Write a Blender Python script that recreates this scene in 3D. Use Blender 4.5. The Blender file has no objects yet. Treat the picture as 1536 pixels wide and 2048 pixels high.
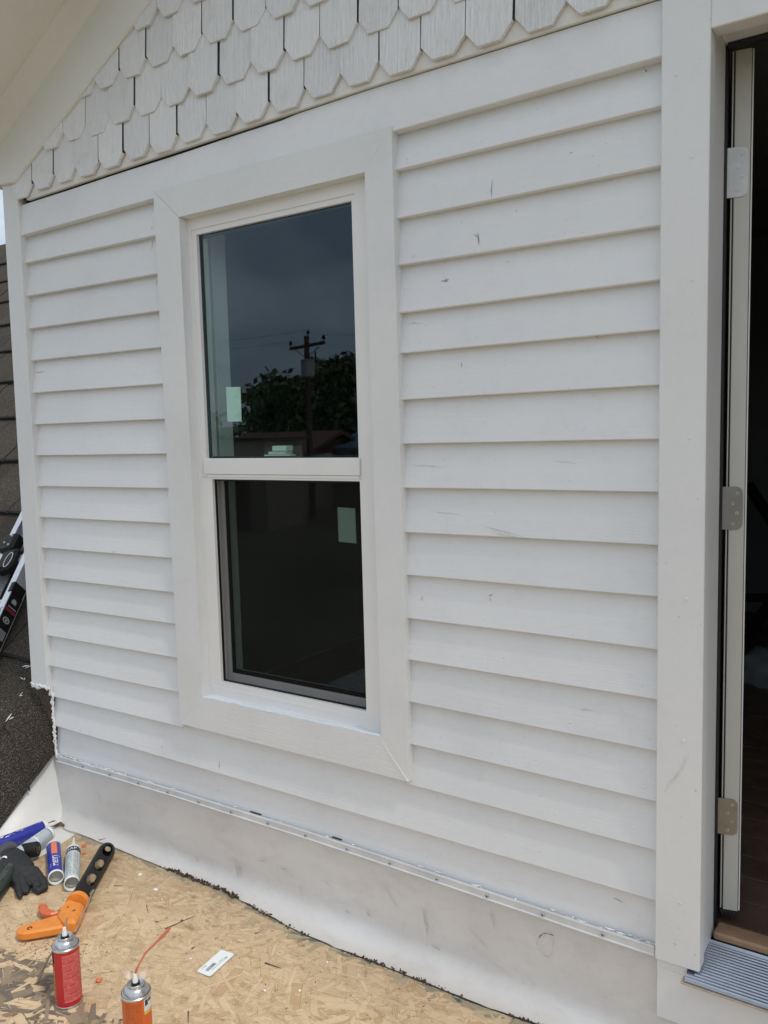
import bpy, bmesh, math, random
from mathutils import Vector, Matrix, noise
R = math.radians
rnd = random.Random(7)
sc = bpy.context.scene
col = sc.collection

# ------------------------------------------------------------------ camera
cam_d = bpy.data.cameras.new("camera")
cam = bpy.data.objects.new("camera", cam_d)
col.objects.link(cam)
cam_d.sensor_fit = 'VERTICAL'
cam_d.sensor_height = 24.0
cam_d.lens = 19.22
cam_d.clip_start = 0.02
cam_d.clip_end = 2000
rt, up, bk = (0.830976, 0.555717, -0.02564), (-0.032862, 0.095044, 0.994931), (0.555337, -0.825921, 0.097241)
cam.matrix_world = Matrix(((rt[0], up[0], bk[0], 0.0), (rt[1], up[1], bk[1], -1.85), (rt[2], up[2], bk[2], 1.48), (0, 0, 0, 1)))
sc.camera = cam
sc.render.resolution_x, sc.render.resolution_y = 768, 1024

# ------------------------------------------------------------------ sky, sun, exposure
SUN_EL, SUN_AZ = 58.0, 100.0          # azimuth clockwise from +Y: from the right, a little in front of the wall
world = bpy.data.worlds.new("World")
sc.world = world
world.use_nodes = True
nt = world.node_tree
for n in list(nt.nodes): nt.nodes.remove(n)
def wn(t, **k):
    n = nt.nodes.new(t)
    for a, b in k.items(): setattr(n, a, b)
    return n
w_out = wn('ShaderNodeOutputWorld'); w_bg = wn('ShaderNodeBackground')
sky = wn('ShaderNodeTexSky', sky_type='NISHITA', sun_disc=False, sun_elevation=R(SUN_EL), sun_rotation=R(SUN_AZ), air_density=1.0, dust_density=2.0, ozone_density=1.0)
w_tc = wn('ShaderNodeTexCoord')
w_map = wn('ShaderNodeMapping'); w_map.inputs['Scale'].default_value = (1.0, 1.0, 2.6)
w_n = wn('ShaderNodeTexNoise'); w_n.inputs['Scale'].default_value = 3.2; w_n.inputs['Detail'].default_value = 7; w_n.inputs['Roughness'].default_value = 0.55
w_r = wn('ShaderNodeValToRGB')
w_r.color_ramp.elements[0].position = 0.36; w_r.color_ramp.elements[0].color = (3.7, 4.25, 5.15, 1)
w_r.color_ramp.elements[1].position = 0.64; w_r.color_ramp.elements[1].color = (7.9, 8.25, 8.6, 1)
w_mix = wn('ShaderNodeMix', data_type='RGBA'); w_mix.inputs[0].default_value = 0.84
nt.links.new(w_tc.outputs['Generated'], w_map.inputs['Vector']); nt.links.new(w_map.outputs[0], w_n.inputs['Vector'])
nt.links.new(w_n.outputs[0], w_r.inputs[0])
nt.links.new(sky.outputs[0], w_mix.inputs[6]); nt.links.new(w_r.outputs[0], w_mix.inputs[7])
nt.links.new(w_mix.outputs[2], w_bg.inputs['Color'])
w_bg.inputs['Strength'].default_value = 0.1
nt.links.new(w_bg.outputs[0], w_out.inputs['Surface'])

sun_d = bpy.data.lights.new("sun", 'SUN')
sun_d.energy = 1.5
sun_d.angle = R(10)
sun_d.color = (1.0, 0.95, 0.87)
sun = bpy.data.objects.new("sun", sun_d)
col.objects.link(sun)
sdir = Vector((math.cos(R(SUN_EL)) * math.sin(R(SUN_AZ)), math.cos(R(SUN_EL)) * math.cos(R(SUN_AZ)), math.sin(R(SUN_EL))))
sun.rotation_euler = sdir.to_track_quat('Z', 'Y').to_euler()
sun.location = sdir * 20
vs = sc.view_settings
vs.view_transform = 'Standard'; vs.look = 'None'; vs.gamma = 1.0; vs.use_curve_mapping = False
vs.exposure = 0.53

# ------------------------------------------------------------------ materials
class NM:
    """small node-material builder"""
    def __init__(s, name, rough=0.5, metal=0.0, spec=0.5):
        s.m = bpy.data.materials.new(name); s.m.use_nodes = True
        s.t = s.m.node_tree; s.b = s.t.nodes['Principled BSDF']; s.out = s.t.nodes['Material Output']
        s.b.inputs['Roughness'].default_value = rough; s.b.inputs['Metallic'].default_value = metal
        s.b.inputs['Specular IOR Level'].default_value = spec
    def n(s, t, **k):
        x = s.t.nodes.new(t)
        for a, b in k.items(): setattr(x, a, b)
        return x
    def l(s, a, b): s.t.links.new(a, b)
    def pos(s, scale=(1, 1, 1), rot=(0, 0, 0), src='pos'):
        if src == 'pos': g = s.n('ShaderNodeNewGeometry').outputs['Position']
        elif src == 'uv': g = s.n('ShaderNodeTexCoord').outputs['UV']
        else: g = s.n('ShaderNodeTexCoord').outputs['Object']
        m = s.n('ShaderNodeMapping'); m.inputs['Scale'].default_value = scale; m.inputs['Rotation'].default_value = rot
        s.l(g, m.inputs['Vector']); return m.outputs[0]
    def noise(s, vec, scale, detail=4, rough=0.55, dist=0.0):
        x = s.n('ShaderNodeTexNoise'); x.inputs['Scale'].default_value = scale; x.inputs['Detail'].default_value = detail
        x.inputs['Roughness'].default_value = rough; x.inputs['Distortion'].default_value = dist
        s.l(vec, x.inputs['Vector']); return x.outputs[0]
    def ramp(s, fac, stops):
        r = s.n('ShaderNodeValToRGB'); e = r.color_ramp.elements
        while len(e) < len(stops): e.new(0.5)
        for q, (p, c) in zip(e, stops):
            q.position = p; q.color = c if len(c) == 4 else (*c, 1)
        s.l(fac, r.inputs[0]); return r.outputs[0]
    def mix(s, fac, a, b, mode='MIX'):
        x = s.n('ShaderNodeMix', data_type='RGBA', blend_type=mode)
        for i, v in ((0, fac), (6, a), (7, b)):
            if isinstance(v, (int, float)): x.inputs[i].default_value = v
            elif isinstance(v, tuple): x.inputs[i].default_value = v if len(v) == 4 else (*v, 1)
            else: s.l(v, x.inputs[i])
        return x.outputs[2]
    def bump(s, h, strength=0.3, dist=0.01):
        x = s.n('ShaderNodeBump'); x.inputs['Strength'].default_value = strength; x.inputs['Distance'].default_value = dist
        s.l(h, x.inputs['Height']); s.l(x.outputs[0], s.b.inputs['Normal']); return x
    def base(s, c):
        if isinstance(c, tuple): s.b.inputs['Base Color'].default_value = (*c, 1)
        else: s.l(c, s.b.inputs['Base Color'])
        return s

def plain(name, c, rough=0.5, metal=0.0, var=0.12, scale=30, bump=0.0, spec=0.5):
    m = NM(name, rough, metal, spec)
    v = m.pos()
    f = m.noise(v, scale, 5, 0.6)
    lo = tuple(x * (1 - var) for x in c); hi = tuple(min(1, x * (1 + var)) for x in c)
    m.base(m.ramp(f, [(0.3, lo), (0.7, hi)]))
    if bump: m.bump(m.noise(v, scale * 4, 4), bump, 0.002)
    return m.m

def paint(name, c, grain_axis='x', grain=0.35, rough=0.48):
    m = NM(name, rough, 0, 0.4)
    v = m.pos()
    blot = m.noise(v, 2.2, 5, 0.6)
    fine = m.noise(v, 38, 3, 0.6)
    c1 = m.ramp(blot, [(0.28, tuple(x * 0.93 for x in c)), (0.5, c), (0.75, (c[0] * 1.03, c[1] * 1.03, c[2] * 1.02))])
    oi = m.n('ShaderNodeObjectInfo'); c1 = m.mix(1.0, c1, m.ramp(oi.outputs['Random'], [(0, (.955, .955, .95)), (1, (1, 1, 1))]), 'MULTIPLY')
    c2 = m.mix(0.10, c1, m.ramp(fine, [(0.25, (0.5, 0.49, 0.47)), (0.5, (0.8, 0.8, 0.8))]), 'MULTIPLY')
    # scattered grime specks
    sp = m.noise(m.pos((1, 1, 1)), 95, 2, 0.5)
    c3 = m.mix(m.ramp(sp, [(0.735, (0, 0, 0)), (0.77, (0.55, 0.55, 0.55))]), c2, (0.42, 0.40, 0.37))
    m.base(c3)
    sx = {'x': (3, 60, 60), 'z': (60, 60, 3), 'n': (30, 30, 30)}[grain_axis]
    g = m.noise(m.pos(sx), 3.0, 6, 0.62, 0.4)
    patch = m.noise(v, 1.6, 3)
    gm = m.n('ShaderNodeMath', operation='MULTIPLY'); m.l(g, gm.inputs[0]); m.l(m.ramp(patch, [(0.35, (0.15,) * 3), (0.65, (1, 1, 1))]), gm.inputs[1])
    br = m.noise(v, 180, 3)
    ad = m.n('ShaderNodeMath', operation='MULTIPLY_ADD'); ad.inputs[1].default_value = 0.18; m.l(br, ad.inputs[0]); m.l(gm.outputs[0], ad.inputs[2])
    m.bump(ad.outputs[0], grain, 0.004 if grain < .9 else 0.009)
    m.l(m.ramp(blot, [(0.3, (rough - .06,) * 3), (0.7, (rough + .1,) * 3)]), m.b.inputs['Roughness'])
    return m.m

WHITE = (0.755, 0.772, 0.785)
M_SIDE = paint('siding_paint', WHITE, 'x', 0.35)
def shingle_paint():
    m = NM('shingle_paint', .55, 0, .35); o = m.n('ShaderNodeObjectInfo'); v = m.pos()
    add = m.n('ShaderNodeVectorMath', operation='ADD'); sc_ = m.n('ShaderNodeVectorMath', operation='SCALE'); sc_.inputs['Scale'].default_value = 9.0
    cmb = m.n('ShaderNodeCombineXYZ'); m.l(o.outputs['Random'], cmb.inputs[0]); m.l(o.outputs['Random'], cmb.inputs[1]); m.l(cmb.outputs[0], sc_.inputs[0])
    mp = m.n('ShaderNodeMapping'); mp.inputs['Scale'].default_value = (55, 20, 4.0); m.l(v, mp.inputs['Vector']); m.l(mp.outputs[0], add.inputs[0]); m.l(sc_.outputs[0], add.inputs[1])
    g = m.noise(add.outputs[0], 3.0, 6, .68, .5); g2 = m.noise(add.outputs[0], 9.0, 3, .6); blot = m.noise(v, 14, 4, .6); amt = m.noise(v, 5, 3)
    c = m.ramp(o.outputs['Random'], [(0, (.80, .815, .82)), (.5, (.85, .865, .87)), (1, (.885, .895, .90))])
    c = m.mix(m.ramp(amt, [(.35, (.25,) * 3), (.65, (.9,) * 3)]), c, m.ramp(g, [(.27, (.70, .70, .69)), (.35, (1, 1, 1)), (.7, (1.0, 1.0, 1.0))]), 'MULTIPLY')
    c = m.mix(.5, c, m.ramp(g2, [(.25, (.55, .53, .50)), (.34, (1, 1, 1))]), 'MULTIPLY')
    c = m.mix(.5, c, m.ramp(blot, [(.28, (.86, .85, .82)), (.45, (1, 1, 1))]), 'MULTIPLY')
    m.base(c); m.bump(g, .9, .010); return m.m
M_SHIN = shingle_paint()
M_TRIM = paint('trim_paint', (0.757, 0.770, 0.774), 'n', 0.12)
M_TRIMX = paint('trim_grain_paint', (0.757, 0.770, 0.774), 'x', 0.45)
M_RAKE = paint('rake_paint', (0.77, 0.77, 0.735), 'n', 0.10)
M_SOFF = paint('soffit_paint', (0.79, 0.78, 0.73), 'n', 0.10)
M_VINYL = plain('window_vinyl', (0.765, 0.768, 0.76), 0.35, var=0.03, scale=5)
M_CAULK = plain('white_caulk', (0.80, 0.81, 0.80), 0.4, var=0.05, scale=60, bump=0.3)
M_CAULKB = plain('fresh_blue_white_caulk', (0.70, 0.79, 0.86), 0.3, var=0.03, scale=60)
M_DARK = plain('dark_gap', (0.012, 0.012, 0.012), 0.9)
M_SHEATH = plain('wall_sheathing', (0.10, 0.09, 0.08), 0.9)
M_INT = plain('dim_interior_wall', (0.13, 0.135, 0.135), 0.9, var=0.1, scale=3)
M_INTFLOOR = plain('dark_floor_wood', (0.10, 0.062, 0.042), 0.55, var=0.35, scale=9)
M_ALU = plain('mill_aluminium', (0.40, 0.45, 0.52), 0.36, 0.85, var=0.08, scale=40)
M_ALUD = plain('dull_aluminium', (0.45, 0.48, 0.53), 0.5, 0.75, var=0.12, scale=30)
M_NICKEL = plain('satin_nickel', (0.27, 0.265, 0.25), 0.36, 0.8, var=0.1, scale=25)
M_HINGE_TOP = plain('nickel_bright_reflection', (0.46, 0.455, 0.43), 0.42, 0.7, var=0.08, scale=25)  # same nickel as the lower hinges, paler to imitate a brighter reflection
M_SCREW = plain('screw_steel', (0.55, 0.55, 0.54), 0.35, 0.9)
M_BLACK = plain('black_plastic', (0.013, 0.012, 0.012), 0.5, var=0.3, scale=50, spec=0.25)
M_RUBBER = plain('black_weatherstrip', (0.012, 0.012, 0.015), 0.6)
M_DOOR = plain('door_paint', (0.53, 0.53, 0.48), 0.42, var=0.03, scale=4)
M_SILLWOOD = plain('sill_wood', (0.30, 0.185, 0.115), 0.5, var=0.25, scale=14)
M_RAWWOOD = plain('raw_wood', (0.50, 0.36, 0.20), 0.7, var=0.2, scale=60)
M_STRIPW = plain('starter_strip_paint', (0.74, 0.745, 0.725), 0.55, var=0.06, scale=30, bump=0.3)
M_STICK = plain('window_sticker', (0.72, 0.82, 0.76), 0.6, var=0.03, scale=3)
M_SCUFF = plain('scuff_dark', (0.27, 0.265, 0.26), 0.7, var=0.4, scale=200)
M_SCUFFL = plain('scuff_faint', (0.58, 0.57, 0.55), 0.7, var=0.25, scale=150)
M_BAREWOOD = plain('bare_weathered_wood', (0.05, 0.046, 0.042), 0.9, var=0.3, scale=80)
M_BROWN = plain('rotted_wood', (0.075, 0.048, 0.036), 0.9, var=0.5, scale=120, bump=0.5)

def make_glass(name, tint, gain):
    m = NM(name)
    t = m.n('ShaderNodeBsdfTransparent'); t.inputs[0].default_value = (*tint, 1)
    g = m.n('ShaderNodeBsdfGlossy'); g.inputs['Roughness'].default_value = 0.0; g.inputs['Color'].default_value = (0.74, 0.86, 1.0, 1)
    lw = m.n('ShaderNodeNewGeometry'); dt = m.n('ShaderNodeVectorMath', operation='DOT_PRODUCT'); m.l(lw.outputs['Normal'], dt.inputs[0]); m.l(lw.outputs['Incoming'], dt.inputs[1])
    ab = m.n('ShaderNodeMath', operation='ABSOLUTE'); m.l(dt.outputs['Value'], ab.inputs[0])
    iv = m.n('ShaderNodeMath', operation='SUBTRACT'); iv.inputs[0].default_value = 1.0; m.l(ab.outputs[0], iv.inputs[1])
    pw = m.n('ShaderNodeMath', operation='POWER'); pw.inputs[1].default_value = 5.0; m.l(iv.outputs[0], pw.inputs[0])
    f = m.n('ShaderNodeMath', operation='MULTIPLY_ADD'); f.inputs[1].default_value = 0.96; f.inputs[2].default_value = 0.04; m.l(pw.outputs[0], f.inputs[0])
    w = m.noise(m.pos(), 1.3, 2); bp = m.n('ShaderNodeBump'); bp.inputs['Strength'].default_value = 0.004; bp.inputs['Distance'].default_value = 0.02
    m.l(w, bp.inputs['Height']); m.l(bp.outputs[0], g.inputs['Normal'])
    k = m.n('ShaderNodeMath', operation='MULTIPLY', use_clamp=True); k.inputs[1].default_value = gain
    x = m.n('ShaderNodeMixShader'); m.l(f.outputs[0], k.inputs[0]); m.l(k.outputs[0], x.inputs[0])
    m.l(t.outputs[0], x.inputs[1]); m.l(g.outputs[0], x.inputs[2]); m.l(x.outputs[0], m.out.inputs['Surface'])
    m.t.nodes.remove(m.b); return m.m
M_GLASS = make_glass('window_glass', (0.85, 0.92, 0.89), 1.1)

def make_screen():
    m = NM('insect_screen_mesh')
    t = m.n('ShaderNodeBsdfTransparent'); t.inputs[0].default_value = (1, 1, 1, 1)
    d = m.n('ShaderNodeBsdfDiffuse'); d.inputs[0].default_value = (0.014, 0.014, 0.013, 1)
    x = m.n('ShaderNodeMixShader'); x.inputs[0].default_value = 0.27
    m.l(t.outputs[0], x.inputs[1]); m.l(d.outputs[0], x.inputs[2]); m.l(x.outputs[0], m.out.inputs['Surface'])
    m.t.nodes.remove(m.b); return m.m
M_SCREEN = make_screen()

def make_membrane():
    m = NM('white_roof_membrane', 0.5, 0, 0.4)
    v = m.pos()
    a = m.noise(v, 1.7, 6, 0.62); b = m.noise(m.pos((1, 1, 2.5)), 7.0, 6, 0.65, 0.6); c = m.noise(v, 55, 4, 0.6)
    c1 = m.ramp(a, [(0.25, (0.58, 0.545, 0.515)), (0.5, (0.645, 0.63, 0.605)), (0.75, (0.68, 0.675, 0.66))])
    c2 = m.mix(0.42, c1, m.ramp(b, [(0.25, (0.78, 0.73, 0.70)), (0.5, (1, 1, 1))]), 'MULTIPLY')
    c3 = m.mix(0.2, c2, m.ramp(c, [(0.28, (0.72, 0.69, 0.66)), (0.45, (1, 1, 1))]), 'MULTIPLY')
    m.base(c3); m.bump(m.noise(v, 20, 4), 0.12, 0.004); return m.m
M_MEMB = make_membrane()
M_MEMB2 = paint('clean_white_membrane', (0.76, 0.755, 0.735), 'n', 0.12, 0.5)

def make_osb():
    m = NM('osb_strand_wood', 0.62, 0, 0.35)
    at = m.n('ShaderNodeAttribute'); at.attribute_name = 'tint'
    g = m.noise(m.pos((1.0, 9.0, 1), src='uv'), 20, 4, 0.6, 0.25)
    g2 = m.noise(m.pos((1.0, 22.0, 1), src='uv'), 13, 3, 0.6)
    c = m.mix(0.9, at.outputs['Color'], m.ramp(g, [(0.34, (0.58, 0.50, 0.42)), (0.47, (0.95, 0.94, 0.93)), (0.62, (1.12, 1.12, 1.1))]), 'MULTIPLY')
    c = m.mix(0.55, c, m.ramp(g2, [(0.32, (0.55, 0.46, 0.38)), (0.47, (1, 1, 1))]), 'MULTIPLY')
    ed = m.n('ShaderNodeUVMap'); ed.uv_map = 'edge'; sp = m.n('ShaderNodeSeparateXYZ'); m.l(ed.outputs[0], sp.inputs[0])
    c = m.mix(0.8, c, m.ramp(sp.outputs[1], [(0.0, (.58, .50, .42)), (0.09, (1, 1, 1)), (0.90, (1.0, 1.0, 1.0)), (1.0, (.80, .75, .70))]), 'MULTIPLY')  # strand edges darkened in the colour to imitate their thin shadows
    c = m.mix(0.6, c, m.ramp(sp.outputs[0], [(0.0, (.65, .58, .5)), (0.03, (1, 1, 1)), (0.97, (1, 1, 1)), (1.0, (.8, .74, .68))]), 'MULTIPLY')
    m.base(c); m.bump(g, 0.5, 0.001); return m.m
M_OSB = make_osb()

def make_roofmat():
    m = NM('mineral_shingle', 0.93, 0, 0.2)
    v = m.pos()
    a = m.noise(v, 260, 2, 0.7); b = m.noise(v, 5, 4); o = m.n('ShaderNodeObjectInfo')
    c = m.ramp(a, [(0.30, (0.014, 0.012, 0.011)), (0.5, (0.044, 0.037, 0.030)), (0.62, (0.13, 0.112, 0.09)), (0.72, (0.30, 0.27, 0.23))])
    c = m.mix(0.6, c, m.ramp(b, [(0.3, (0.5, 0.5, 0.5)), (0.7, (.9, .9, .9))]), 'MULTIPLY')
    c = m.mix(0.45, c, m.ramp(o.outputs['Random'], [(0, (0.55, 0.53, 0.5)), (1, (1, 0.97, 0.92))]), 'MULTIPLY')
    m.base(c); m.bump(a, 0.6, 0.003); return m.m
M_ROOF = make_roofmat()

# ------------------------------------------------------------------ mesh helpers
class MB:
    def __init__(s): s.v, s.f, s.mi = [], [], []
    def add(s, vs, fs, mi=0):
        o = len(s.v); s.v += [tuple(x) for x in vs]; s.f += [tuple(i + o for i in f) for f in fs]; s.mi += [mi] * len(fs); return s
    def box(s, x0, x1, y0, y1, z0, z1, mi=0):
        return s.add([(x0, y0, z0), (x1, y0, z0), (x1, y1, z0), (x0, y1, z0), (x0, y0, z1), (x1, y0, z1), (x1, y1, z1), (x0, y1, z1)],
                     [(0, 3, 2, 1), (4, 5, 6, 7), (0, 1, 5, 4), (1, 2, 6, 5), (2, 3, 7, 6), (3, 0, 4, 7)], mi)
    def hexa(s, a, b, mi=0):
        """prism between polygon a and polygon b (same count)"""
        n = len(a)
        return s.add(list(a) + list(b), [tuple(range(n))[::-1], tuple(range(n, 2 * n))] + [(i, (i + 1) % n, n + (i + 1) % n, n + i) for i in range(n)], mi)
    def tube(s, pts, rad, seg=10, mi=0, cap=True):
        pts = [Vector(p) for p in pts]; n = len(pts)
        rads = rad if isinstance(rad, (list, tuple)) else [rad] * n
        rings = []; prev = None
        for i, p in enumerate(pts):
            d = (pts[min(i + 1, n - 1)] - pts[max(i - 1, 0)]).normalized()
            if prev is None:
                a = d.cross(Vector((0, 0, 1)))
                if a.length < 1e-3: a = d.cross(Vector((1, 0, 0)))
            else: a = prev - d * prev.dot(d)
            a.normalize(); prev = a; b = d.cross(a)
            rings.append([p + (a * math.cos(t) + b * math.sin(t)) * rads[i] for t in [2 * math.pi * k / seg for k in range(seg)]])
        vs_ = [q for r in rings for q in r]; fs = []
        for i in range(n - 1):
            for k in range(seg):
                k2 = (k + 1) % seg; fs.append((i * seg + k, i * seg + k2, (i + 1) * seg + k2, (i + 1) * seg + k))
        if cap: fs += [tuple(range(seg))[::-1], tuple(range((n - 1) * seg, n * seg))]
        return s.add(vs_, fs, mi)
    def lathe(s, prof, M, seg=28, mi=0, mis=None):
        """prof: list of (radius, height) turned about local z, placed by matrix M"""
        n = len(prof); vs_ = []
        for r, h in prof:
            for k in range(seg):
                t = 2 * math.pi * k / seg; vs_.append(M @ Vector((r * math.cos(t), r * math.sin(t), h)))
        o = len(s.v); s.v += [tuple(x) for x in vs_]
        for i in range(n - 1):
            for k in range(seg):
                k2 = (k + 1) % seg
                s.f.append((o + i * seg + k, o + i * seg + k2, o + (i + 1) * seg + k2, o + (i + 1) * seg + k)); s.mi.append(mis[i] if mis else mi)
        return s
    def build(s, name, mats, parent=None, smooth=False, pinv=True, bevel=0.0, sharp=35):
        me = bpy.data.meshes.new(name); me.from_pydata(s.v, [], s.f)
        mats = mats if isinstance(mats, (list, tuple)) else [mats]
        for m in mats: me.materials.append(m)
        if len(mats) > 1: me.polygons.foreach_set('material_index', s.mi)
        bm = bmesh.new(); bm.from_mesh(me)
        bmesh.ops.recalc_face_normals(bm, faces=bm.faces)
        if bevel:
            es = [e for e in bm.edges if len(e.link_faces) == 2 and e.link_faces[0].material_index == 0 and e.calc_face_angle(0) > 0.6]
            bmesh.ops.bevel(bm, geom=es, offset=bevel, segments=1, affect='EDGES', clamp_overlap=True)
        bm.to_mesh(me); bm.free()
        if smooth:
            me.polygons.foreach_set('use_smooth', [True] * len(me.polygons))
            me.set_sharp_from_angle(angle=R(sharp))
        return link(name, me, parent)

def link(name, me, parent=None):
    o = bpy.data.objects.new(name, me); col.objects.link(o)
    if parent:
        o.parent = parent
        if parent.type == 'EMPTY': o.matrix_parent_inverse = Matrix.Translation(-parent.location)
    return o
def tag(o, label=None, cat=None, group=None, kind=None):
    if label: o['label'] = label
    if cat: o['category'] = cat
    if group: o['group'] = group
    if kind: o['kind'] = kind
    return o
def thing(name, loc, label, cat, group=None):
    o = bpy.data.objects.new(name, None); col.objects.link(o); o.location = loc; o.empty_display_size = 0.1
    return tag(o, label, cat, group)
def box(name, x0, x1, y0, y1, z0, z1, m, parent=None, bevel=0.0015):
    return MB().box(x0, x1, y0, y1, z0, z1).build(name, m, parent, bevel=bevel)
def lerp(a, b, t): return a + (b - a) * t
def jit(s=1.0): return (rnd.random() * 2 - 1) * s

# lettering: glyph outlines of the built-in font as flat mesh data
def text_geo(txt, size):
    cu = bpy.data.curves.new('lettering', 'FONT'); cu.body = txt; cu.size = size; cu.align_x = 'CENTER'; cu.align_y = 'CENTER'; cu.resolution_u = 2
    o = bpy.data.objects.new('lettering', cu); col.objects.link(o)
    dg = bpy.context.evaluated_depsgraph_get(); dg.update()
    me = bpy.data.meshes.new_from_object(o.evaluated_get(dg))
    bm = bmesh.new(); bm.from_mesh(me); bmesh.ops.triangulate(bm, faces=bm.faces)
    bmesh.ops.subdivide_edges(bm, edges=[e for e in bm.edges if e.calc_length() > size * 0.35], cuts=1); bmesh.ops.triangulate(bm, faces=bm.faces)
    vs_ = [v.co.copy() for v in bm.verts]; bm.verts.index_update(); fs = [tuple(v.index for v in f.verts) for f in bm.faces]
    bm.free(); bpy.data.objects.remove(o); bpy.data.curves.remove(cu); bpy.data.meshes.remove(me)
    return vs_, fs

# ================================================================== THE SETTING
g = MB(); N = 40
for j in range(N + 1):
    for i in range(N + 1):
        x = -160 + 320 * i / N; y = -260 + 320 * j / N
        dist = max(0.0, -y - 12)
        z = -2.9 + 0.02 * dist + (0.0006 * dist * dist if dist < 90 else 0.0006 * 8100 + 0.1 * (dist - 90)) * 0.35 + 0.25 * noise.noise(Vector((x * .05, y * .05, 0)))
        g.v.append((x, y, z))
for j in range(N):
    for i in range(N): g.f.append((j * (N + 1) + i, j * (N + 1) + i + 1, (j + 1) * (N + 1) + i + 1, (j + 1) * (N + 1) + i)); g.mi.append(0)
M_GROUND = plain('dry_grass_ground', (0.17, 0.15, 0.09), 0.95, var=0.4, scale=0.3)
tag(g.build('ground', M_GROUND, smooth=True), kind='structure')

# ================================================================== THE HOUSE
house = thing('gabled_house', (-1.6, 0, 0), 'white painted clapboard house front with scalloped gable shingles, tall window and open door', 'house')

# window and door openings (world metres)
WX0, WX1, WZ0, WZ1 = -2.0, -1.245, 0.60, 2.17
DX0, DX1, DZ0, DZ1 = -0.412, 0.50, 0.235, 2.32
GX0, GX1, PX = -2.86, 1.70, -0.58                    # wall ends and gable peak
def rake_z(x): return 2.806 + 0.523 * (x + 2.034) if x <= PX else 2.806 + 0.523 * (PX + 2.034) - 0.523 * (x - PX)

# ---- wall core with real openings
w = MB(); Y0, Y1 = 0.0205, 0.15
zb = -0.10
w.box(GX0, WX0, Y0, Y1, zb, 2.36); w.box(WX0, WX1, Y0, Y1, zb, WZ0); w.box(WX0, WX1, Y0, Y1, WZ1, 2.36)
w.box(WX1, DX0 - .02, Y0, Y1, zb, 2.36); w.box(DX0 - .02, DX1 + .02, Y0, Y1, DZ1 + .02, 2.36); w.box(DX0 - .02, DX1 + .02, Y0, Y1, zb, 0.20)
w.box(DX1 + .02, GX1, Y0, Y1, zb, 2.36)
wall = w.build('wall', M_SHEATH, house)

# ---- clapboards
zl = [2.227, 2.131, 2.012, 1.894, 1.777, 1.658, 1.541, 1.425, 1.309, 1.192, 1.074, 0.957, 0.848, 0.733, 0.614, 0.493, 0.376, 0.262]
zm = [2.225, 2.123, 2.004, 1.887, 1.771, 1.654, 1.540, 1.427, 1.313, 1.197, 1.081, 0.965, 0.858, 0.742, 0.623, 0.504, 0.377, 0.268]
zr1 = [2.239, 2.149, 2.028, 1.910, 1.788, 1.684, 1.563, 1.447, 1.330, 1.211, 1.095, 0.977, 0.861, 0.744, 0.624, 0.507, 0.377, 0.268]
zr2 = [2.249, 2.152, 2.030, 1.906, 1.792, 1.686, 1.567, 1.449, 1.332, 1.213, 1.096, 0.975, 0.859, 0.737, 0.617, 0.499, 0.377, 0.268]
def board(x0, x1, zb0, zb1, zt0, zt1, topf=None, yf=-0.008, yt=0.0165, seg=14, name='siding_board', yb=0.0203, seed=0):
    m = MB(); n = seg + 1; prof = 6
    ph = rnd.random() * 50
    for i in range(n):
        t = i / seg; x = lerp(x0, x1, t)
        dz = 0.0009 * noise.noise(Vector((x * 3.1 + ph, 0, seed))) ; dy = 0.0012 * noise.noise(Vector((x * 1.7 + ph, 5, seed)))
        a = lerp(zb0, zb1, t) + dz; b = topf(x) if topf else lerp(zt0, zt1, t)
        m.v += [(x, yb, a), (x, yf + 0.0015 + dy, a), (x, yf + dy, a + 0.0018), (x, lerp(yf, yt, .5) + dy * .6, lerp(a, b, .5)), (x, yt, b), (x, yb, b)]
    for i in range(seg):
        for k in range(prof):
            k2 = (k + 1) % prof; m.f.append((i * prof + k, i * prof + k2, (i + 1) * prof + k2, (i + 1) * prof + k)); m.mi.append(0)
    m.f += [tuple(range(prof))[::-1], tuple(range((n - 1) * prof, n * prof))]; m.mi += [0, 0]
    o = m.build(name, M_SIDE, wall, smooth=True, sharp=30)
    return o
# frieze board at the top, running the full width above the window
board(-2.832, -0.5015, zl[0], zr2[0], 2.3375, 2.362, topf=lambda x: 2.3455 + max(0, min(1, (x + 2.75) / 1.5)) * 0.024 - (.0075 if x < -1.5 else .0030) - .0035 * noise.noise(Vector((x * 2.3, 4, 0))), yf=-0.017, yt=-0.004, seg=40, seed=99)
for i in range(1, 16):
    board(-2.832, -2.0785, zl[i], zm[i], zl[i - 1] + .012, zm[i - 1] + .012, seed=i)
    board(-1.1765, -0.5015, zr1[i], zr2[i], zr1[i - 1] + .012, zr2[i - 1] + .012, seed=i + 30)
board(-2.818, -0.5015, zl[16], zr2[16], 0.508, 0.512, seg=40, seed=70)
board(-2.818, -0.5015, 0.245, 0.245, zl[16] + .012, zr2[16] + .012, seg=40, seed=71, yf=-0.001)
# right of the door (beyond the casing)
for i in range(1, 18):
    board(DX1 + .092, GX1, zr2[i], zr2[i], zr2[i - 1] + .012, zr2[i - 1] + .012, seg=6, seed=i + 80)

nl = MB(); nl.tube([(0, .0008, 0), (0, -.0004, 0), (0, -.0009, 0)], [.0040, .0036, .0016], 10); nail = nl.build('nail_head', M_SIDE, wall, smooth=True); first = True
for i in range(1, 16):
    for x0, x1, L in ((-2.832, -2.0785, zl), (-1.1765, -.5015, zr1)):
        for t in (.06, .36, .66, .94):
            if rnd.random() < .35: continue
            o = nail if first else link('nail_head', nail.data, wall); first = False
            o.location = (lerp(x0, x1, t) + jit(.02), -.0036, L[i] + .022 + jit(.004)); o.rotation_euler = (R(-10), 0, 0)
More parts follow.
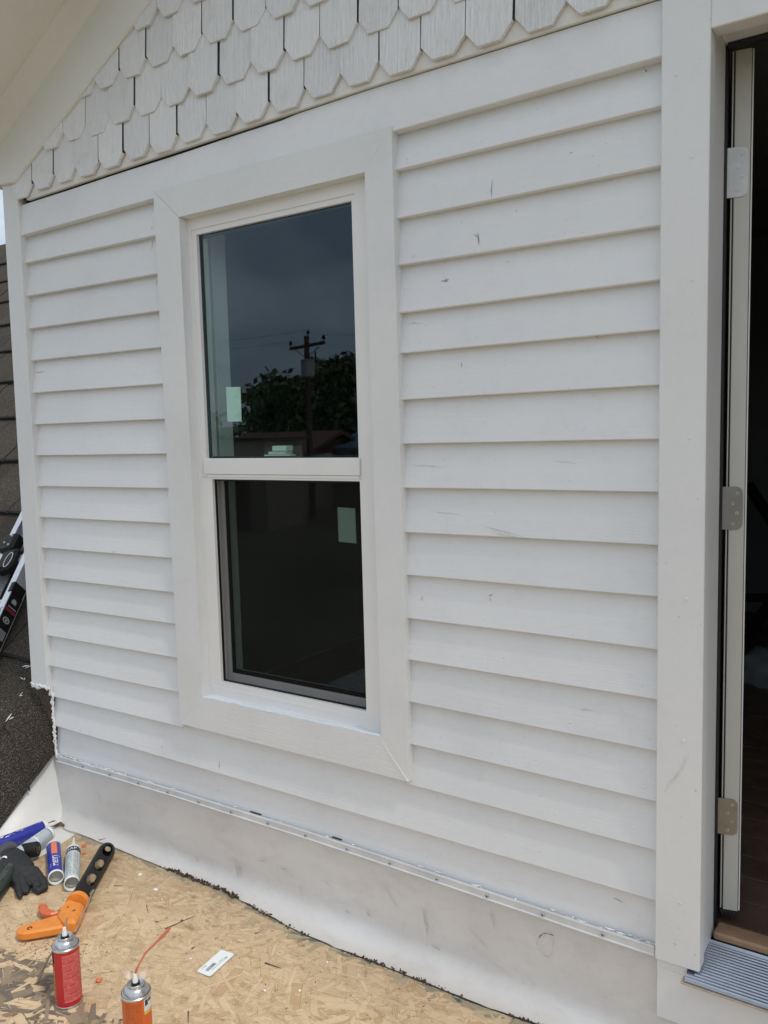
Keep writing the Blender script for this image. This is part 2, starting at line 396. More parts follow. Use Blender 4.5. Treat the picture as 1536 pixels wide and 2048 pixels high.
# ---- corner boards, caulk and base
m = MB(); m.hexa([(-2.888, -0.02, 2.62), (-2.797, -0.02, 2.60), (-2.797, 0.15, 2.60), (-2.888, 0.15, 2.62)],
                 [(-2.922, -0.02, 0.535), (-2.819, -0.02, 0.525), (-2.819, 0.15, 0.525), (-2.922, 0.15, 0.535)])
m.build('corner_board', M_TRIM, house, bevel=0.002)
box('corner_board', GX1, GX1 + .09, -0.02, 0.15, 0.2, 2.62, M_TRIM, house)
side = MB(); side.add([(-2.892, 0.15, 2.50), (-2.912, 0.15, 0.4), (-2.912, 4.2, 0.4), (-2.892, 4.2, 2.50)], [(0, 1, 2, 3)])
side.hexa([(-2.892, 0.15, 2.50), (-2.912, 0.15, 0.2), (-2.912, 4.2, 0.2), (-2.892, 4.2, 2.50)], [(-2.85, 0.15, 2.50), (-2.85, 0.15, 0.2), (-2.85, 4.2, 0.2), (-2.85, 4.2, 2.50)])
side.v = side.v[4:]; side.f = [tuple(i - 4 for i in f) for f in side.f[1:]]; side.mi = side.mi[1:]
side.build('side_wall', M_TRIM, house)

# ---- gable panel, starter strip and cut shingles
gp = MB(); gp.hexa([(GX0, 0.0, 2.36), (GX1, 0.0, 2.36), (GX1, 0.0, rake_z(GX1) + .2), (PX, 0.0, rake_z(PX) + .2), (GX0, 0.0, rake_z(GX0) + .2)],
                   [(GX0, 0.14, 2.36), (GX1, 0.14, 2.36), (GX1, 0.14, rake_z(GX1) + .2), (PX, 0.14, rake_z(PX) + .2), (GX0, 0.14, rake_z(GX0) + .2)])
gable = gp.build('gable_panel', M_SHEATH, house)
def strip_z(x): return 2.3455 + max(0, min(1, (x + 2.75) / 1.5)) * 0.024
st = MB(); n = 60
for i in range(n + 1):
    x = lerp(-2.752, GX1, i / n); z = strip_z(x) + 0.0015 * noise.noise(Vector((x * 4, 1, 0)))
    st.v += [(x, 0.0, z), (x, -0.0145, z), (x, -0.0155, z + .002), (x, -0.013, z + .075), (x, 0.0, z + .075)]
for i in range(n):
    for k in range(5): st.f.append((i * 5 + k, i * 5 + (k + 1) % 5, (i + 1) * 5 + (k + 1) % 5, (i + 1) * 5 + k)); st.mi.append(0)
st.f += [(4, 3, 2, 1, 0), tuple(range(n * 5, n * 5 + 5))]; st.mi += [0, 0]
st.build('starter_strip', M_STRIPW, gable, smooth=True)
SW, SE = 0.1243, 0.1285
def cut_shingle(xc, zbot, row, wd):
    cw, ch = 0.031 + jit(.002), 0.038 + jit(.003)
    h = 0.20
    hw = wd / 2
    ztop_l = ztop_r = zbot + h
    poly = [(-hw + cw, 0), (hw - cw + jit(.002), 0 + jit(.0015)), (hw, ch + jit(.002)), (hw, h), (-hw, h), (-hw, ch)]
    # trim to the rake
    def inside(px, pz): return pz <= rake_z(xc + px) - zbot + 0.02
    out = []
    for a, b in zip(poly, poly[1:] + poly[:1]):
        fa, fb = (rake_z(xc + a[0]) - zbot + .02) - a[1], (rake_z(xc + b[0]) - zbot + .02) - b[1]
        if fa >= 0: out.append(a)
        if (fa >= 0) != (fb >= 0):
            t = fa / (fa - fb); out.append((lerp(a[0], b[0], t), lerp(a[1], b[1], t)))
    if len(out) < 3 or max(p[1] for p in out) < 0.03: return
    rot = jit(0.012)
    th = 0.0115 + jit(.002); y_b = -0.0172 + jit(.0022); tip = 0.0135
    fr, bkp = [], []
    for px, pz in out:
        rx, rz = px - pz * rot, pz + px * rot
        yy = y_b + tip * (pz / 0.2) * 1.0
        fr.append((xc + rx, yy - th, zbot + rz)); bkp.append((xc + rx, yy, zbot + rz))
    m = MB().hexa(fr, bkp)
    # bare dark wood of the covered upper part, seen only through the joint of the course above
    z0, z1 = SE + .044, min(.196, rake_z(xc) - zbot)
    if z1 > z0 + .01 and len(out) == 6:
        yy = lambda q: y_b + tip * (q / .2) - th - .0006
        m.add([(xc + sx, yy(q), zbot + q) for sx, q in ((-.009, z0), (.009, z0), (.009, z1), (-.009, z1))], [(0, 1, 2, 3)], 1)
    if len(out) == 6: m.mi[4] = m.mi[6] = 1             # unpainted side edges inside the joints
    m.build('shingle', [M_SHIN, M_BAREWOOD], gable, bevel=0.0012)
for row in range(9):
    zrow0 = 2.3575 + row * SE
    off = 0.0 if row % 2 == 0 else SW / 2
    xs = -2.822 + off - (0 if row % 2 == 0 else SW)
    k = 0
    while xs + k * SW < GX1 + .1:
        xl, xr = xs + k * SW, xs + (k + 1) * SW
        xc = (xl + xr) / 2
        zt = max(0, min(1, (xc + 2.75) / 1.5)) * (0.020 if row == 0 else 0.006)
        if xc > -2.86 and xc < 1.72 and not (xc > 0.75 and row > 6):
            cut_shingle(xc + jit(.0015), zrow0 + zt + jit(.0036) + (-.006 if rnd.random() < .08 else 0), row, SW - 0.0016 - abs(jit(.0034)))
        k += 1

# ---- rake boards, mouldings and soffits of both slopes
SL = math.atan(0.523); tn = 0.523
def rake_run(sgn):
    def X(x): return x if sgn < 0 else 2 * PX - x
    xa, xb = (-3.02, PX)
    def zline(x, d): return 2.806 + tn * (x + 2.034) + d          # d: height above the lower edge of the rake board
    def band(name, d0, d1, y0, y1, mt, bevel=0.002, xs=xa):
        P = lambda x, d, y: (X(x), y, zline(x, d))
        MB().hexa([P(xs, d0, y0), P(xb, d0, y0), P(xb, d1, y0), P(xs, d1, y0)], [P(xs, d0, y1), P(xb, d0, y1), P(xb, d1, y1), P(xs, d1, y1)]).build(name, mt, house, bevel=bevel)
    # rake board: its foot runs into the corner board
    P = lambda x, d, y: (X(x), y, zline(x, d))
    lo = [(X(-2.895), -0.034, 2.44), (X(-2.80), -0.034, 2.405)]
    f = [(X(-2.893), -0.034, 2.418), (X(-2.795), -0.034, 2.409), (X(xb), -0.034, zline(xb, 0)), (X(xb), -0.034, zline(xb, .205)), (X(-2.893), -0.034, zline(-2.893, .205))]
    MB().hexa(f, [(p[0], 0.0, p[2]) for p in f]).build('rake_board', M_RAKE, house, bevel=0.004)
    # cove moulding between rake board and soffit
    m = MB(); prof = [(-0.034, .185), (-0.040, .188), (-0.048, .197), (-0.058, .213), (-0.070, .228), (-0.086, .240), (-0.092, .246), (-0.092, .26), (-0.03, .26)]
    n = len(prof)
    for x in (-2.98, xb):
        for y, d in prof: m.v.append((X(x), y, zline(x, d)))
    m.f = [(i, (i + 1) % n, n + (i + 1) % n, n + i) for i in range(n)] + [tuple(range(n)), tuple(range(n, 2 * n))]; m.mi = [0] * len(m.f)
    m.build('cove_moulding', M_RAKE, house, smooth=True, sharp=50)
    band('soffit', 0.248, 0.275, -0.34, 0.0, M_SOFF, xs=-3.04)
    band('fascia', 0.225, 0.44, -0.365, -0.3405, M_TRIM, xs=-3.05)
    band('roof_edge', 0.276, 0.40, -0.34, 4.2, M_ROOF, 0, xs=-3.00)
rake_run(-1); rake_run(1)
box('eave_soffit', -2.985, -2.893, 0.02, 4.2, 2.452, 2.47, M_SOFF, house)
box('eave_fascia', -3.005, -2.986, 0.0, 4.2, 2.44, 2.56, M_TRIM, house)

# ---- window
win = box('window', WX0 - .002, WX1 + .002, 0.1505, 0.165, WZ0 - .05, WZ0 - .004, M_TRIM, house)   # inside stool carries the part
TX0, TX1, TZ0, TZ1 = -2.076, -1.1785, 0.521, 2.256
IX0, IX1, IZ0, IZ1 = -1.966, -1.263, 0.632, 2.157
YF = -0.0215
def trimb(front, mt):
    MB().hexa([(x, YF, z) for x, z in front], [(x, 0.0204, z) for x, z in front]).build('trim_board', mt, win, bevel=0.0005)
e = 0.0
trimb([(TX0, TZ1 - .0014), (IX0, IZ1 - .0014), (IX0, IZ0), (TX0, TZ0)], M_TRIM)
trimb([(TX1 + .002, TZ1), (TX1 + .008, TZ0), (IX1 + .004, IZ0), (IX1, IZ1)], M_TRIM)
trimb([(TX0, TZ1), (TX1 + .002, TZ1), (IX1, IZ1), (IX0, IZ1)], M_TRIMX)
trimb([(TX0, TZ0), (IX0, IZ0), (IX1 + .004, IZ0), (TX1 + .008, TZ0)], M_TRIMX)
FX0, FX1, FZ0, FZ1 = -1.992, -1.252, 0.606, 2.166
UX0, UX1, UZ0, UZ1 = -1.934, -1.336, 1.410, 2.106
LX0, LX1, LZ0, LZ1 = -1.912, -1.333, 0.682, 1.348
def ring(name, o, i, y0, y1, mt, parent, bev=0.0015):
    (ox0, ox1, oz0, oz1), (ix0, ix1, iz0, iz1) = o, i
    m = MB()
    for a in (((ox0, oz0), (ix0, iz0), (ix0, iz1), (ox0, oz1)), ((ox1, oz0), (ox1, oz1), (ix1, iz1), (ix1, iz0)), ((ox0, oz1), (ix0, iz1), (ix1, iz1), (ox1, oz1)), ((ox0, oz0), (ox1, oz0), (ix1, iz0), (ix0, iz0))):
        m.hexa([(x, y0, z) for x, z in a], [(x, y1, z) for x, z in a])
    bm = m.build(name, mt, parent)
    return bm
ring('frame', (FX0, FX1, FZ0, FZ1), (UX0 - .018, UX1 + .014, LZ0 - .02, UZ1 + .016), 0.014, 0.075, M_VINYL, win)
ring('sash', (UX0 - .0182, UX1 + .0142, UZ0 - .06, UZ1 + .0162), (UX0, UX1, UZ0, UZ1), 0.0175, 0.040, M_VINYL, win)
box('meeting_rail', UX0 - .006, UX1 + .006, 0.0105, 0.0172, 1.360, 1.409, M_VINYL, win)
box('rail_lip', UX0 + .003, UX1 + .003, 0.0135, 0.0172, 1.3495, 1.3595, M_VINYL, win)
# lower part: stop ring, screen with black spline frame, recessed sash
ring('screen_stop', (UX0 - .0184, UX1 + .0144, LZ0 - .0203, 1.3493), (LX0, LX1, LZ0, LZ1 - .004), 0.0155, 0.026, M_VINYL, win)
ring('screen_frame', (LX0 - .004, LX1 + .004, LZ0 - .004, LZ1), (LX0 + .0035, LX1 - .0035, LZ0 + .0035, LZ1 - .010), 0.0263, 0.033, M_BLACK, win)
box('insect_screen', LX0, LX1, 0.0285, 0.0288, LZ0, LZ1 - .006, M_SCREEN, win, 0)
ring('sash', (-1.99, -1.25, 0.61, 1.40), (-1.897, -1.338, 0.704, 1.345), 0.050, 0.10, M_VINYL, win)
ring('sash_gasket', (-1.8965, -1.3385, 0.7045, 1.3445), (-1.884, -1.350, 0.718, 1.335), 0.054, 0.058, M_BLACK, win)
ring('sash_liner', (-1.99, -1.25, 0.61, 1.40), (LX0 - .006, LX1 + .006, LZ0 - .006, LZ1 + .01), 0.0335, 0.0495, M_VINYL, win)
box('pane', -1.889, -1.345, 0.0600, 0.0604, 0.712, 1.342, M_GLASS, win, 0)
box('pane', UX0 - .004, UX1 + .004, 0.0285, 0.0289, UZ0 - .004, UZ1 + .004, M_GLASS, win, 0)
ring('pane_gasket', (UX0 - .003, UX1 + .003, UZ0 - .003, UZ1 + .003), (UX0 + .006, UX1 - .006, UZ0 + .006, UZ1 - .010), 0.0293, 0.0385, M_BLACK, win)
# inside lining of the opening and small things behind the panes
box('inner_lining', WX0 + .001, WX0 + .045, 0.101, 0.165, WZ0 - .003, WZ1 - .001, M_VINYL, win)
box('inner_lining', WX1 - .045, WX1 - .001, 0.101, 0.165, WZ0 - .003, WZ1 - .001, M_VINYL, win)
ring('upper_sash_back', (UX0 - .0183, UX1 + .0143, UZ0 - .06, UZ1 + .0163), (UX0 + .004, UX1 - .004, UZ0 + .001, UZ1 - .001), 0.0402, 0.062, M_VINYL, win)
s1 = MB().hexa([(-1.846, 0.0292, 1.525), (-1.786, 0.0292, 1.523), (-1.785, 0.0292, 1.629), (-1.846, 0.0292, 1.632)], [(-1.846, 0.0296, 1.525), (-1.786, 0.0296, 1.523), (-1.785, 0.0296, 1.629), (-1.846, 0.0296, 1.632)])
s1.build('sticker', M_STICK, win)
s2 = MB().hexa([(-1.448, 0.0608, 1.162), (-1.384, 0.0608, 1.160), (-1.385, 0.0608, 1.262), (-1.449, 0.0608, 1.264)], [(-1.448, 0.0612, 1.162), (-1.384, 0.0612, 1.160), (-1.385, 0.0612, 1.262), (-1.449, 0.0612, 1.264)])
s2.build('sticker', M_STICK, win)
lt = MB(); lt.box(-1.735, -1.630, 0.066, 0.10, 1.407, 1.4185); lt.box(-1.715, -1.640, 0.064, 0.098, 1.4185, 1.428); lt.box(-1.695, -1.637, 0.060, 0.096, 1.428, 1.446)
lt.build('sash_lock', M_STICK, win, bevel=0.003)
# caulk line under the frame and at the bottom right mitre
cb = MB(); pts = [(lerp(IX0 + .004, IX1 + .002, i / 24), -0.0175 + jit(.0008), 0.6335 + jit(.0012)) for i in range(25)]
cb.tube(pts, [0.0042 + jit(.0009) for _ in pts], 8); cb.build('caulk_bead', M_CAULKB, win, smooth=True)
cb = MB(); pts = [(lerp(-1.2575, TX1 + .006, i / 8), -0.0222, lerp(0.620, 0.5225, i / 8)) for i in range(9)]
cb.tube(pts, [0.0006 + 0.0011 * i / 8 for i in range(9)], 6); cb.build('caulk_bead', M_CAULK, win, smooth=True)

# ---- door: frame, casing, threshold and the slab standing open inwards
dfr = box('door_frame', DX0, DX1, 0.012, 0.149, DZ1 + .0005, DZ1 + .0195, M_TRIM, house)
MB().hexa([(-0.5, -0.026, 2.62), (-0.4025, -0.026, 2.62), (-0.402, -0.026, 0.2475), (-0.501, -0.026, 0.2465)],
          [(-0.5, 0.0205, 2.62), (-0.4025, 0.0205, 2.62), (-0.402, 0.0205, 0.2475), (-0.501, 0.0205, 0.2465)]).build('casing', M_TRIM, dfr, bevel=0.002)
box('casing', -0.4022, DX1 - .01, -0.0262, 0.0205, 2.272, 2.62, M_TRIM, dfr, 0.002)
box('casing', DX1 - .0095, DX1 + .0905, -0.026, 0.0205, 0.247, 2.62, M_TRIM, dfr, 0.002)
box('jamb', DX0 - .019, DX0 + .0045, 0.0207, 0.148, 0.25, DZ1, M_TRIM, dfr, 0.001)
box('jamb', DX1 - .005, DX1 + .019, 0.0207, 0.148, 0.25, DZ1, M_TRIM, dfr, 0.001)
box('head_jamb', DX0 + .005, DX1 - .0055, 0.0207, 0.148, 2.300, DZ1, M_TRIM, dfr, 0.001)
box('weatherstrip', DX0 + .0047, DX0 + .0085, 0.137, 0.150, 0.27, 2.298, M_RUBBER, dfr, 0.001)
box('weatherstrip', DX0 + .011, DX1 - .006, 0.126, 0.150, 2.289, 2.299, M_RUBBER, dfr, 0.001)
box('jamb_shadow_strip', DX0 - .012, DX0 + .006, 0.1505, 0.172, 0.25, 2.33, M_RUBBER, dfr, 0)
# ribbed aluminium threshold
th = MB(); ys = []; y = -0.062
prof = [(-0.050, 0.2302), (-0.052, 0.2345)]
yy = -0.0465
while yy < 0.100:
    zz = 0.2395 + (yy + 0.05) * 0.08
    prof += [(yy, zz - .0022), (yy + .0022, zz), (yy + .0052, zz), (yy + .0074, zz - .0022)]; yy += 0.0098
prof += [(0.104, 0.2545), (0.104, 0.2302)]
n = len(prof)
for x in (DX0 - .0005, DX1 + .0):
    for a, b in prof: th.v.append((x if a > -0.03 else (x - .016 if x < 0 else x + .016), a, b))
th.f = [(i, (i + 1) % n, n + (i + 1) % n, n + i) for i in range(n)] + [tuple(range(n))[::-1], tuple(range(n, 2 * n))]; th.mi = [0] * len(th.f)
th.build('threshold', M_ALU, dfr)
box('threshold_ledge', -0.436, DX1 + .05, -0.0545, -0.0265, 0.2262, 0.2300, plain('ledge_tan', (0.40, 0.33, 0.25), .7, var=.15, scale=40), dfr, 0.001)
box('threshold_wood', DX0 + .011, DX1 - .006, 0.1045, 0.160, 0.2545, 0.274, M_SILLWOOD, dfr, 0.005)
MB().tube([(-0.245, 0.125, 0.2745), (-0.245, 0.125, 0.278)], [0.006, 0.0035], 12).build('threshold_screw', M_SCREW, dfr, smooth=True)
box('threshold_apron', -0.4985, DX1 + .09, -0.0185, 0.0, 0.10, 0.2245, M_TRIM, dfr, 0.002)
box('apron_block', -0.4985, -0.4305, -0.0185, 0.0, 0.2248, 0.2462, M_TRIM, dfr, 0.001)
nl = MB(); nl.tube([(0, .0008, 0), (0, -.0006, 0), (0, -.0012, 0)], [.0042, .0040, .0018], 12); nail = nl.build('nail_head', M_TRIM, dfr, smooth=True); first = True
for x, z in ((-.437, 2.03), (-.434, 1.78), (-.436, 1.45), (-.438, 1.10), (-.441, .78), (-.446, .40), (-.470, 2.20)):
    o = nail if first else link('nail_head', nail.data, dfr); first = False; o.location = (x, -.0262, z)
# slab
SX0, SX1, SY0 = -0.3975, -0.3535, 0.166
door = box('door', SX0 + .0062, SX1 - .0045, SY0, SY0 + .84, 0.300, 2.297, M_DOOR, house, 0.001)
door['label'] = 'pale grey door swung open inwards, seen on its hinged edge'
box('door_skin', SX0, SX0 + .0030, SY0 + .0015, SY0 + .839, 0.302, 2.296, M_DOOR, door, 0.0008)
box('door_skin', SX1 - .0030, SX1, SY0 + .0015, SY0 + .839, 0.302, 2.296, M_VINYL, door, 0.0008)
box('edge_groove', SX0 + .0031, SX0 + .0061, SY0 + .006, SY0 + .83, 0.303, 2.294, M_RUBBER, door, 0)
box('edge_groove', SX1 - .0044, SX1 - .0031, SY0 + .006, SY0 + .83, 0.303, 2.294, M_RUBBER, door, 0)
sw = MB(); sw.box(SX0 + .001, SX1 - .001, SY0 + .001, SY0 + .84, 0.291, 0.2995)
for k in range(5): sw.box(SX0 + .004 + .008 * k, SX0 + .008 + .008 * k, SY0 + .0005, SY0 + .84, 0.284, 0.2909)
sw.build('door_sweep', M_RUBBER, door)
for z0, z1 in ((1.982, 2.090), (1.233, 1.333), (0.492, 0.582)):
    zc = (z0 + z1) / 2; hh = (z1 - z0) / 2; m = MB(); yh = SY0 - 0.0025
    r = 0.014; out = [(-0.4105, -hh), (SX1 - .008 - r, -hh)] + [(SX1 - .008 - r + r * math.sin(t), -hh + r - r * math.cos(t)) for t in (0.5, 1.05, 1.57)] \
        + [(SX1 - .008 - r + r * math.cos(t), hh - r + r * math.sin(t)) for t in (0, 0.52, 1.05)] + [(SX1 - .008 - r, hh), (-0.4105, hh)]
    m.hexa([(x, yh, zc + z) for x, z in out], [(x, SY0 - .0002, zc + z) for x, z in out])
    for k in range(5):
        a = -hh + 2 * hh * k / 5
        m.tube([(-0.4115, yh - .002, zc + a + .001), (-0.4115, yh - .002, zc + a + 2 * hh / 5 - .001)], 0.0042 if k % 2 == 0 else 0.0034, 10, 0 if k % 2 == 0 else 2)
    for sx, sz in ((0.0365, .70), (0.027, .22), (0.0365, -.22), (0.027, -.72)):
        c = (-0.4105 + sx, zc + hh * sz)
        m.tube([(c[0], yh + .0006, c[1]), (c[0], yh - .0012, c[1])], [0.0046, 0.0036], 12, 1)
        m.box(c[0] - .0021, c[0] + .0021, yh - .0014, yh - .0008, c[1] - .0005, c[1] + .0005, 2)
        m.box(c[0] - .0005, c[0] + .0005, yh - .00145, yh - .0008, c[1] - .0021, c[1] + .0021, 2)
    m.build('hinge', [M_NICKEL if z0 < 1.9 else M_HINGE_TOP, M_SCREW, M_RUBBER], door, smooth=True, sharp=30)

# swing the slab a little past square, about the hinge pins
PIN = Vector((-0.4115, 0.1615, 0)); ROT = Matrix.Translation(PIN) @ Matrix.Rotation(R(13), 4, 'Z') @ Matrix.Translation(-PIN)
for o in [door] + list(door.children): o.data.transform(ROT)
# ---- room behind the wall
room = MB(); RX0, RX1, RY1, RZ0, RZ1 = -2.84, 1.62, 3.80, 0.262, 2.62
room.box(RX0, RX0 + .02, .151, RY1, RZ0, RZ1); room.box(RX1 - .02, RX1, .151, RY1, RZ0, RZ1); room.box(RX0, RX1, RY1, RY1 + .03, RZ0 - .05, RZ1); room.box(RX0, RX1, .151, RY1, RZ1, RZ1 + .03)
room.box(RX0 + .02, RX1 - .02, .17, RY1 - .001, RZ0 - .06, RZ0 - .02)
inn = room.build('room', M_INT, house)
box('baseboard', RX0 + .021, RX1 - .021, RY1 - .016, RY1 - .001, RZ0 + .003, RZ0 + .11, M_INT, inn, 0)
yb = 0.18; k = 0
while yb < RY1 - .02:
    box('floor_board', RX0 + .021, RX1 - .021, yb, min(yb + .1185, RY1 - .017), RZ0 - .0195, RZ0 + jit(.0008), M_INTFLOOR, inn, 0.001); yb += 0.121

M_BUTTSHADE = plain('asphalt_butt_shadow', (0.007, 0.007, 0.007), 0.9)  # shadow line under each shingle course, put into the butt colour
# ---- main roof beside the wall: deck plane plus laid shingles
RM, RZY = 0.92, 0.50                                   # slope and height at the wall line
def roof_z(y): return RZY + RM * y
DY = 0.288
nrm = Vector((0, -RM, 1)).normalized(); slp = Vector((0, 1, RM)).normalized()
rf = MB(); rf.hexa([(-16, -2.2, roof_z(-2.2) - .05), (-2.95, -2.2, roof_z(-2.2) - .05), (-2.95, 3.4, roof_z(3.4) - .05), (-16, 3.4, roof_z(3.4) - .05)],
                   [(-16, -2.2, roof_z(-2.2) - .12), (-2.95, -2.2, roof_z(-2.2) - .12), (-2.95, 3.4, roof_z(3.4) - .12), (-16, 3.4, roof_z(3.4) - .12)])
roof = rf.build('roof', M_ROOF, house)
roof['label'] = 'dark grey mineral shingle roof slope left of the white wall'
def shingle_mesh(wd, seedn):
    m = MB(); L = DY * math.sqrt(1 + RM * RM) + .05; th = 0.032
    for j, (s, t) in enumerate(((0, th), (0.012, th + .003), (L * .5, th * .72), (L, th * .35))):
        for i in range(5):
            x = wd * i / 4; wob = 0.006 * noise.noise(Vector((x * 14 + seedn * 9, seedn, 0))) if j < 2 else 0
            p = Vector((x, 0, 0)) + slp * (s + wob) + nrm * t; m.v.append(tuple(p))
    for j, (s, t) in enumerate(((0, 0.0), (L, 0.0))):
        for i in range(5):
            x = wd * i / 4; wob = 0.006 * noise.noise(Vector((x * 14 + seedn * 9, seedn, 0))) if j < 1 else 0
            p = Vector((x, 0, 0)) + slp * (s + wob) + nrm * t; m.v.append(tuple(p))
    def q(r, i): return r * 5 + i
    for i in range(4):
        m.f += [(q(0, i), q(0, i + 1), q(1, i + 1), q(1, i)), (q(1, i), q(1, i + 1), q(2, i + 1), q(2, i)), (q(2, i), q(2, i + 1), q(3, i + 1), q(3, i)), (q(4, i), q(4, i + 1), q(0, i + 1), q(0, i)), (q(3, i), q(3, i + 1), q(5, i + 1), q(5, i))]
    for i in (0, 4): m.f += [(q(0, i), q(1, i), q(2, i), q(3, i), q(5, i), q(4, i))]
    m.mi = [0] * len(m.f)
    me = bpy.data.meshes.new('roof_shingle'); me.from_pydata(m.v, [], m.f); me.materials.append(M_ROOF); me.materials.append(M_BUTTSHADE)
    for i in range(4): me.polygons[i * 5 + 3].material_index = 1; me.polygons[i * 5].material_index = 1   # cut asphalt edge, blackened to stand for the course shadow
    bm = bmesh.new(); bm.from_mesh(me); bmesh.ops.recalc_face_normals(bm, faces=bm.faces); bm.to_mesh(me); bm.free(); return me
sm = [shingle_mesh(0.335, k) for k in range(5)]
y = -1.055; row = 0
while y < 3.2:
    off = (row * 0.137) % 0.34
    # only the band of roof that can be seen from the deck
    xv = -2.92 * (y + 1.85) / 1.85 if y > 0 else -2.92
    x1 = min(-3.285, xv + 0.65)
    kx = 0
    x = -3.29 - off * (0 if y < .1 else 1)
    while x > xv - 1.25:
        if x < xv + 0.8 or y < 0.3:
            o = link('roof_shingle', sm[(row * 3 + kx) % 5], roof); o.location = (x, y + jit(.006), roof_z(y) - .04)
        x -= 0.34; kx += 1
    y += DY; row += 1
# shingles rolled over the cut edge beside the deck well
def edge_z(y): return 0.268 + 0.94 * y
yy = -0.70; k = 0
while yy < -0.02:
    y1 = min(yy + DY + .012, 0.018); m = MB(); n = 8
    for j, y_ in enumerate((yy, lerp(yy, y1, .04), lerp(yy, y1, .5), y1)):
        lift = (0.014, 0.015, .008, .002)[j]
        for i in range(n + 1):
            t = i / n; a = t * 1.35
            top = roof_z(y_) + .004
            x = -3.02 + (0.175 + .03 * max(0, 1 + y_ / .2)) * math.sin(a) / math.sin(1.35); z = top - (top - edge_z(y_)) * (1 - math.cos(a)) / (1 - math.cos(1.35)) + lift * (1 - .5 * t)
            m.v.append((x, y_ + (.004 * noise.noise(Vector((x * 20, k, 0))) if j < 2 else 0), z))
    for i in range(n + 1):
        v = m.v[i]; m.v.append((v[0], v[1] + .012, v[2] - .016))
    for j in range(3):
        for i in range(n): m.f.append((j * (n + 1) + i, j * (n + 1) + i + 1, (j + 1) * (n + 1) + i + 1, (j + 1) * (n + 1) + i))
    b0 = 4 * (n + 1)
    for i in range(n): m.f.append((i, i + 1, b0 + i + 1, b0 + i))
    m.mi = [0] * len(m.f)
    m.build('roof_shingle', M_ROOF, roof, smooth=True, sharp=50); yy += DY; k += 1

box('rotted_sheathing', -2.96, -2.819, 0.003, 0.02, -0.05, 0.528, M_BROWN, house)
# ---- white membrane turned up the wall, the side of the well, and the deck
def osb_edge(x):
    pts = [(-2.7, -0.068), (-2.62, -0.068), (-2.14, -0.066), (-1.84, -0.066), (-1.66, -0.088), (-1.51, -0.105), (-1.33, -0.106), (-1.22, -0.101), (-0.92, -0.101), (-0.78, -0.089), (1.8, -0.08)]
    for (a, b), (c, d) in zip(pts, pts[1:]):
        if x <= c: return lerp(b, d, max(0, min(1, (x - a) / (c - a))))
    return -0.08
mm = MB(); NX, NP = 150, 26
xs_ = [lerp(-2.83, 1.7, i / NX) for i in range(NX + 1)]
for i, x in enumerate(xs_):
    ye = osb_edge(x) + 0.004 + 0.006 * noise.noise(Vector((x * 17, 3, 0))) + 0.003 * noise.noise(Vector((x * 60, 9, 0)))
    rr = 0.055
    for j in range(NP + 1):
        t = j / NP
        if t < .5: yv, zv = -0.004, lerp(0.262 if x < -.497 else .19, rr, t / .5)
        elif t < .82:
            a = (t - .5) / .32 * math.pi / 2; yv, zv = -0.004 - rr * (1 - math.cos(a)), rr - rr * math.sin(a) + .002
        else: yv, zv = lerp(-0.004 - rr, ye, (t - .82) / .18), 0.002 + 0.011 * ((t - .82) / .18) ** 2 + 0.004 * max(0, noise.noise(Vector((x * 9, 7, 0)))) * ((t - .82) / .18)
        bul = 0.0045 * noise.noise(Vector((x * 2.2, zv * 7, 1))) + .002 * noise.noise(Vector((x * 7, zv * 16, 2)))
        k = min(1, t * 3) if t < .82 else .4
        mm.v.append((x, yv - abs(bul) * k, zv + (bul * .3 * k if t > .6 else 0)))
for i in range(NX):
    for j in range(NP): mm.f.append((i * (NP + 1) + j, i * (NP + 1) + j + 1, (i + 1) * (NP + 1) + j + 1, (i + 1) * (NP + 1) + j)); mm.mi.append(0)
memb = mm.build('membrane_upstand', M_MEMB, house, smooth=True, sharp=80)
memb['label'] = 'scuffed white roof membrane turned up against the wall foot'
ms = MB(); NY, NQ = 40, 16
for i in range(NY + 1):
    y = lerp(-0.003, -0.95, i / NY); zt = max(0.02, edge_z(y) + .002)
    for j in range(NQ + 1):
        t = j / NQ
        # sloped side, coved into the floor
        if t < .55: xv, zv = lerp(-2.865, -2.812, t / .55), lerp(zt, min(.045, zt * .6), t / .55)
        elif t < .8:
            a = (t - .55) / .25; xv = -2.812 + 0.05 * a; zv = lerp(min(.045, zt * .6), .003, math.sin(a * math.pi / 2))
        else: xv, zv = lerp(-2.762, -2.56, (t - .8) / .2), .003 - .0006 * (t - .8) * 5
        bl = 0.006 * noise.noise(Vector((xv * 5, y * 5, 4))); k = 1 - abs(2 * t - 1)
        # blend towards the wall corner
        c = max(0, 1 - abs(y + .003) / .07); xv += 0.028 * c * c * (1 - t); 
        ms.v.append((xv + bl * k, y, zv + abs(bl) * .4 * k))
for i in range(NY):
    for j in range(NQ): ms.f.append((i * (NQ + 1) + j, i * (NQ + 1) + j + 1, (i + 1) * (NQ + 1) + j + 1, (i + 1) * (NQ + 1) + j)); ms.mi.append(0)
ms.build('membrane_side', M_MEMB2, house, smooth=True, sharp=80)
tag(box('deck', -2.95, 2.2, -2.6, 0.1, -0.20, -0.002, M_MEMB, None, 0), kind='structure')

